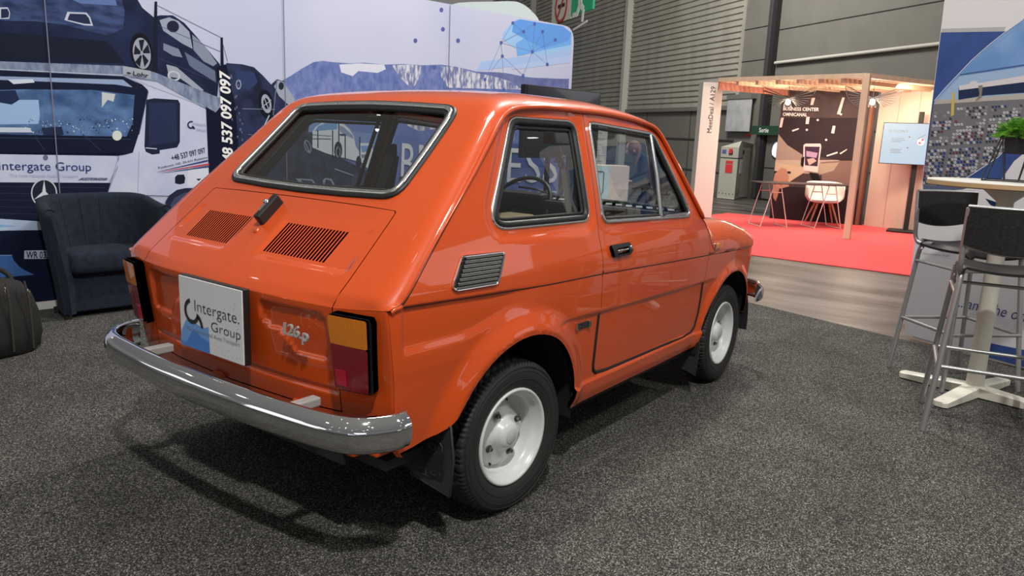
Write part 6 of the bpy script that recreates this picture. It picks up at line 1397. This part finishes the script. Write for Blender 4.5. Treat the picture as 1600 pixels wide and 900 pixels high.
m = MB(); d_ = atz((1280, 347)); m.lathe([(0, .006), (.16, .006), (.17, 0)], (d_[0]+.25, d_[1], 0), (0, 0, 1), WHITE, 28); tag(m.obj('floor_plate'), 'small white disc lying on the red carpet behind the chair', 'disc')

# ================================================================== stand behind the car
TV = thing('television', 'large black television on a stand beyond the car, its top edge above the roof', 'television', (3.09, 1.61, 0))
ta, tb = np.array([3.09, 1.61, 0]), np.array([4.10, 1.52, 0]); tX = (tb-ta)/np.linalg.norm(tb-ta); tn = np.cross(tX, Z); tn = tn*(1 if tn@(CAM-ta) > 0 else -1); Rt = Matrix((tX, -tn, Z)).transposed(); cc = (ta+tb)/2
m = MB(); m.box(cc+Z*1.335-tn*.03, (1.01, .055, .575), BLACK, Rt, .006); hb = m.obj('housing', TV)
m = MB(); m.box(cc+Z*1.345, (.975, .004, .535), mat('tv_glass', (.012, .013, .018), .12, coat=.5), Rt); m.obj('screen', hb)
m = MB(); put_text(m, 'PHILIPS', cc+Z*1.056-tX*.05+tn*.002, tX, Z, tn, .012, WHITE, width=.09); m.obj('lettering', hb)
m = MB()
for o_ in (-.10, .10): m.box(cc+tX*o_+Z*.55-tn*.08, (.035, .03, 1.05), BLACK, Rt)
m.obj('pole', TV); m = MB(); m.box(cc+Z*.02-tn*.05, (.7, .45, .035), BLACK, Rt, .008); m.obj('base_plate', TV)
# podium
dpt = 8.6
def atd(px, d): r = ray(px); return CAM+r*(d/(r@_f))
A = atd((930, 258), dpt); B = atd((984, 258), dpt); X = (B-A)*[1, 1, 0]; wC = np.linalg.norm(X); X = X/wC; nn = np.cross(X, Z); nn = nn*(1 if nn@(CAM-A) > 0 else -1); zt_ = A[2]; A[2] = 0
m = MB(); w0_ = -.18; m.prism([(w0_, 0), (wC, 0), (wC, zt_), (w0_, zt_)], .3, (A-nn*.3, X, Z, nn), mat('podium_pink', s2l(228, 206, 198), .6)); CT = tag(m.obj('podium'), 'white and pale blue podium seen through the car door window', 'counter')
m = MB(); k_ = wC*.44; m.prism([(w0_, .02), (k_-.01, .02), (k_, zt_-.005), (w0_, zt_-.005)], .003, (A+nn*.001, X, Z, nn), mat('podium_blue', s2l(196, 220, 234), .6))
lp_ = [(.02, zt_-.07), (k_*.55, zt_-.07), (k_*.6, zt_-.08), (k_*.6, zt_-.30), (k_*.5, zt_-.32), (k_*.45, zt_-.40), (k_*.35, zt_-.33), (.0, zt_-.32)]
m.tube([A+X*p[0]+Z*p[1]+nn*.006 for p in lp_], .006, INK, 6); m.obj('printed_panel', CT)
# notice stand
A = atd((928, 200), 9.6); B = atd((950, 200), 9.6); X = (B-A)*[1, 1, 0]; wC = np.linalg.norm(X); X = X/wC; nn = np.cross(X, Z); nn = nn*(1 if nn@(CAM-A) > 0 else -1); A[2] = 0
m = MB(); m.prism([(-.35, 0), (wC, 0), (wC, 1.55), (-.35, 1.55)], .04, (A-nn*.04, X, Z, nn), mat('notice_white', (.52, .51, .52), .6)); NS = tag(m.obj('notice_stand'), 'white notice stand with small grey text seen through the door window', 'notice stand')
m = MB()
for k in range(9): m.prism([(-.25, 1.42-k*.07), (wC-.03-.02*(k % 3), 1.42-k*.07), (wC-.03-.02*(k % 3), 1.425-k*.07), (-.25, 1.425-k*.07)], .002, (A+nn*.001, X, Z, nn), pc((120, 120, 124)))
m.obj('text_lines', NS)
# person leaning over a table
def skin_fig(name, V, E, R, m, parent, sub=2):
    me = bpy.data.meshes.new(name); me.from_pydata(V, E, []); me.materials.append(m); o = bpy.data.objects.new(name, me); COL.objects.link(o)
    if parent is not None: o.parent = parent; o.matrix_parent_inverse = Matrix.Translation(-Vector(parent.location))
    s_ = o.modifiers.new('skin', 'SKIN'); s_.use_smooth_shade = True
    if not me.skin_vertices: 
        bpy.context.view_layer.objects.active = o
    for v, r_ in zip(me.skin_vertices[0].data, R): v.radius = r_ if isinstance(r_, tuple) else (r_, r_)
    me.skin_vertices[0].data[0].use_root = True
    u = o.modifiers.new('sub', 'SUBSURF'); u.levels = sub; u.render_levels = sub; return o
pd = 10.6; hd = atd((987, 233), pd); sh = atd((1006, 244), pd); 
PX_ = CR*[1, 1, 0]; PX_ = PX_/np.linalg.norm(PX_); PF = np.array([-PX_[1], PX_[0], 0])     # PX_ to the picture's right, PF away
base = atd((1010, 300), pd)*[1, 1, 0]
def pp3(x, z, y=0.): return tuple(base+PX_*x+Z*z+PF*y)
hx = (hd-base)@PX_; shx = (sh-base)@PX_; hz_ = hd[2]; sz_ = sh[2]
JKT = mat('navy_jacket', s2l(34, 42, 66), .8); SKN = mat('skin', s2l(205, 160, 140), .6); HAIR = mat('auburn_hair', s2l(120, 92, 82), .7)
PER = thing('person', 'person in a navy jacket with long auburn hair bending over a dark desk', 'person', tuple(base))
V = [pp3(.16, .62), pp3(.10, .80), pp3(shx+.02, sz_-.06), pp3(shx-.04, sz_), pp3(shx-.09, sz_+.02), pp3(shx-.01, sz_-.03, .15), pp3(shx-.02, sz_-.24, .18), pp3(shx-.16, sz_-.34, .1), pp3(shx-.01, sz_-.03, -.15), pp3(shx-.02, sz_-.24, -.18), pp3(shx-.16, sz_-.34, -.1), pp3(.14, .50, .09), pp3(-.05, .42, .10), pp3(-.06, .05, .10), pp3(.14, .50, -.09), pp3(-.05, .42, -.10), pp3(-.06, .05, -.10), pp3(-.16, .035, .10), pp3(-.16, .035, -.10)]
E = [(0, 1), (1, 2), (2, 3), (3, 4), (2, 5), (5, 6), (6, 7), (2, 8), (8, 9), (9, 10), (0, 11), (11, 12), (12, 13), (0, 14), (14, 15), (15, 16), (13, 17), (16, 18)]
R_ = [(.13, .15), (.125, .15), (.12, .15), .06, .045, .065, .05, .035, .065, .05, .035, .085, .07, .04, .085, .07, .04, .035, .035]
skin_fig('clothed_body', V, E, R_, JKT, PER)
def ell(mb, c, r, m, tilt=0., nseg=20):
    rows = []
    for a in np.linspace(-math.pi/2, math.pi/2, 12):
        rows.append([tuple(np.array(c)+PX_*(r[0]*math.cos(a)*math.cos(b)*math.cos(tilt)-r[2]*math.sin(a)*math.sin(tilt))+PF*r[1]*math.cos(a)*math.sin(b)+Z*(r[2]*math.sin(a)*math.cos(tilt)+r[0]*math.cos(a)*math.cos(b)*math.sin(tilt))) for b in np.linspace(0, 2*math.pi, nseg, endpoint=False)])
    grid_mesh(mb, rows, m, True)
m = MB(); ell(m, hd, (.080, .07, .10), SKN, .5); m.tube([pp3(hx-.075, hz_-.02), pp3(hx-.10, hz_-.045), pp3(hx-.082, hz_-.05)], [.012, .014, .01], SKN, 8)
for y_ in (-.028, .028): ell(m, pp3(hx-.078, hz_+.005, y_), (.007, .012, .006), BLACK)
m.tube([pp3(hx-.075, hz_-.068, -.02), pp3(hx-.08, hz_-.070, .02)], .005, mat('lips', s2l(170, 100, 95), .6), 6)
for y_ in (-.07, .07): ell(m, pp3(hx+.01, hz_-.01, y_), (.018, .008, .026), SKN)
m.obj('head', PER)
m = MB(); ell(m, pp3(hx+.022, hz_+.022), (.088, .083, .105), HAIR, .4); 
for k in range(7):
    y_ = -.07+.023*k; m.tube(catmull([pp3(hx+.06, hz_+.03, y_), pp3(hx+.075, hz_-.06, y_*1.1), pp3(hx+.05, hz_-.16, y_*1.15), pp3(hx+.03+.006*k, hz_-.25, y_)], 5), [.024]*10+[.018]*4+[.012, .006], HAIR, 8)
m.obj('hair', PER)
for s_, i_ in ((.1, 7), (-.1, 10)):
    m = MB(); wv = np.array(V[i_]); ell(m, wv-PX_*.05, (.045, .035, .016), SKN)
    for k in range(4): c0 = wv-PX_*.085+PF*(-.024+.016*k); m.tube([c0, c0-PX_*(.03+.006*(k in (1, 2)))-Z*.006, c0-PX_*(.05+.01*(k in (1, 2)))-Z*.02], [.009, .008, .006], SKN, 8)
    m.tube([wv-PX_*.04+PF*.03*np.sign(s_)*-1, wv-PX_*.06+PF*.05*np.sign(s_)*-1, wv-PX_*.085+PF*.052*np.sign(s_)*-1], [.01, .009, .007], SKN, 8); m.obj('hand', PER)
m = MB(); zt_ = sz_-.39; m.box(np.array(pp3(-.22, zt_-.015)), (.5, .6, .03), mat('desk_dark', (.03, .03, .035), .5), Matrix((PX_, PF, Z)).transposed(), .004)
for a_ in (-.2, .2):
    for b_ in (-.25, .25): m.tube([np.array(pp3(-.22+a_, 0, b_)), np.array(pp3(-.22+a_, zt_-.03, b_))], .014, DSTEEL, 8)
tag(m.obj('desk'), 'dark desk under the bending person, behind the podium', 'desk')
m = MB(); m.lathe([(0, .52), (.17, .52), (.18, .50), (.17, .48), (0, .48)], pp3(.16, 0), (0, 0, 1), BLACK, 28); so_ = m
so_.tube([pp3(.16, .02), pp3(.16, .48)], .025, DSTEEL, 12); so_.lathe([(0, .03), (.2, .02), (.21, 0)], pp3(.16, 0), (0, 0, 1), DSTEEL, 28); tag(so_.obj('round_stool'), 'dark round stool carrying the bending person', 'stool')
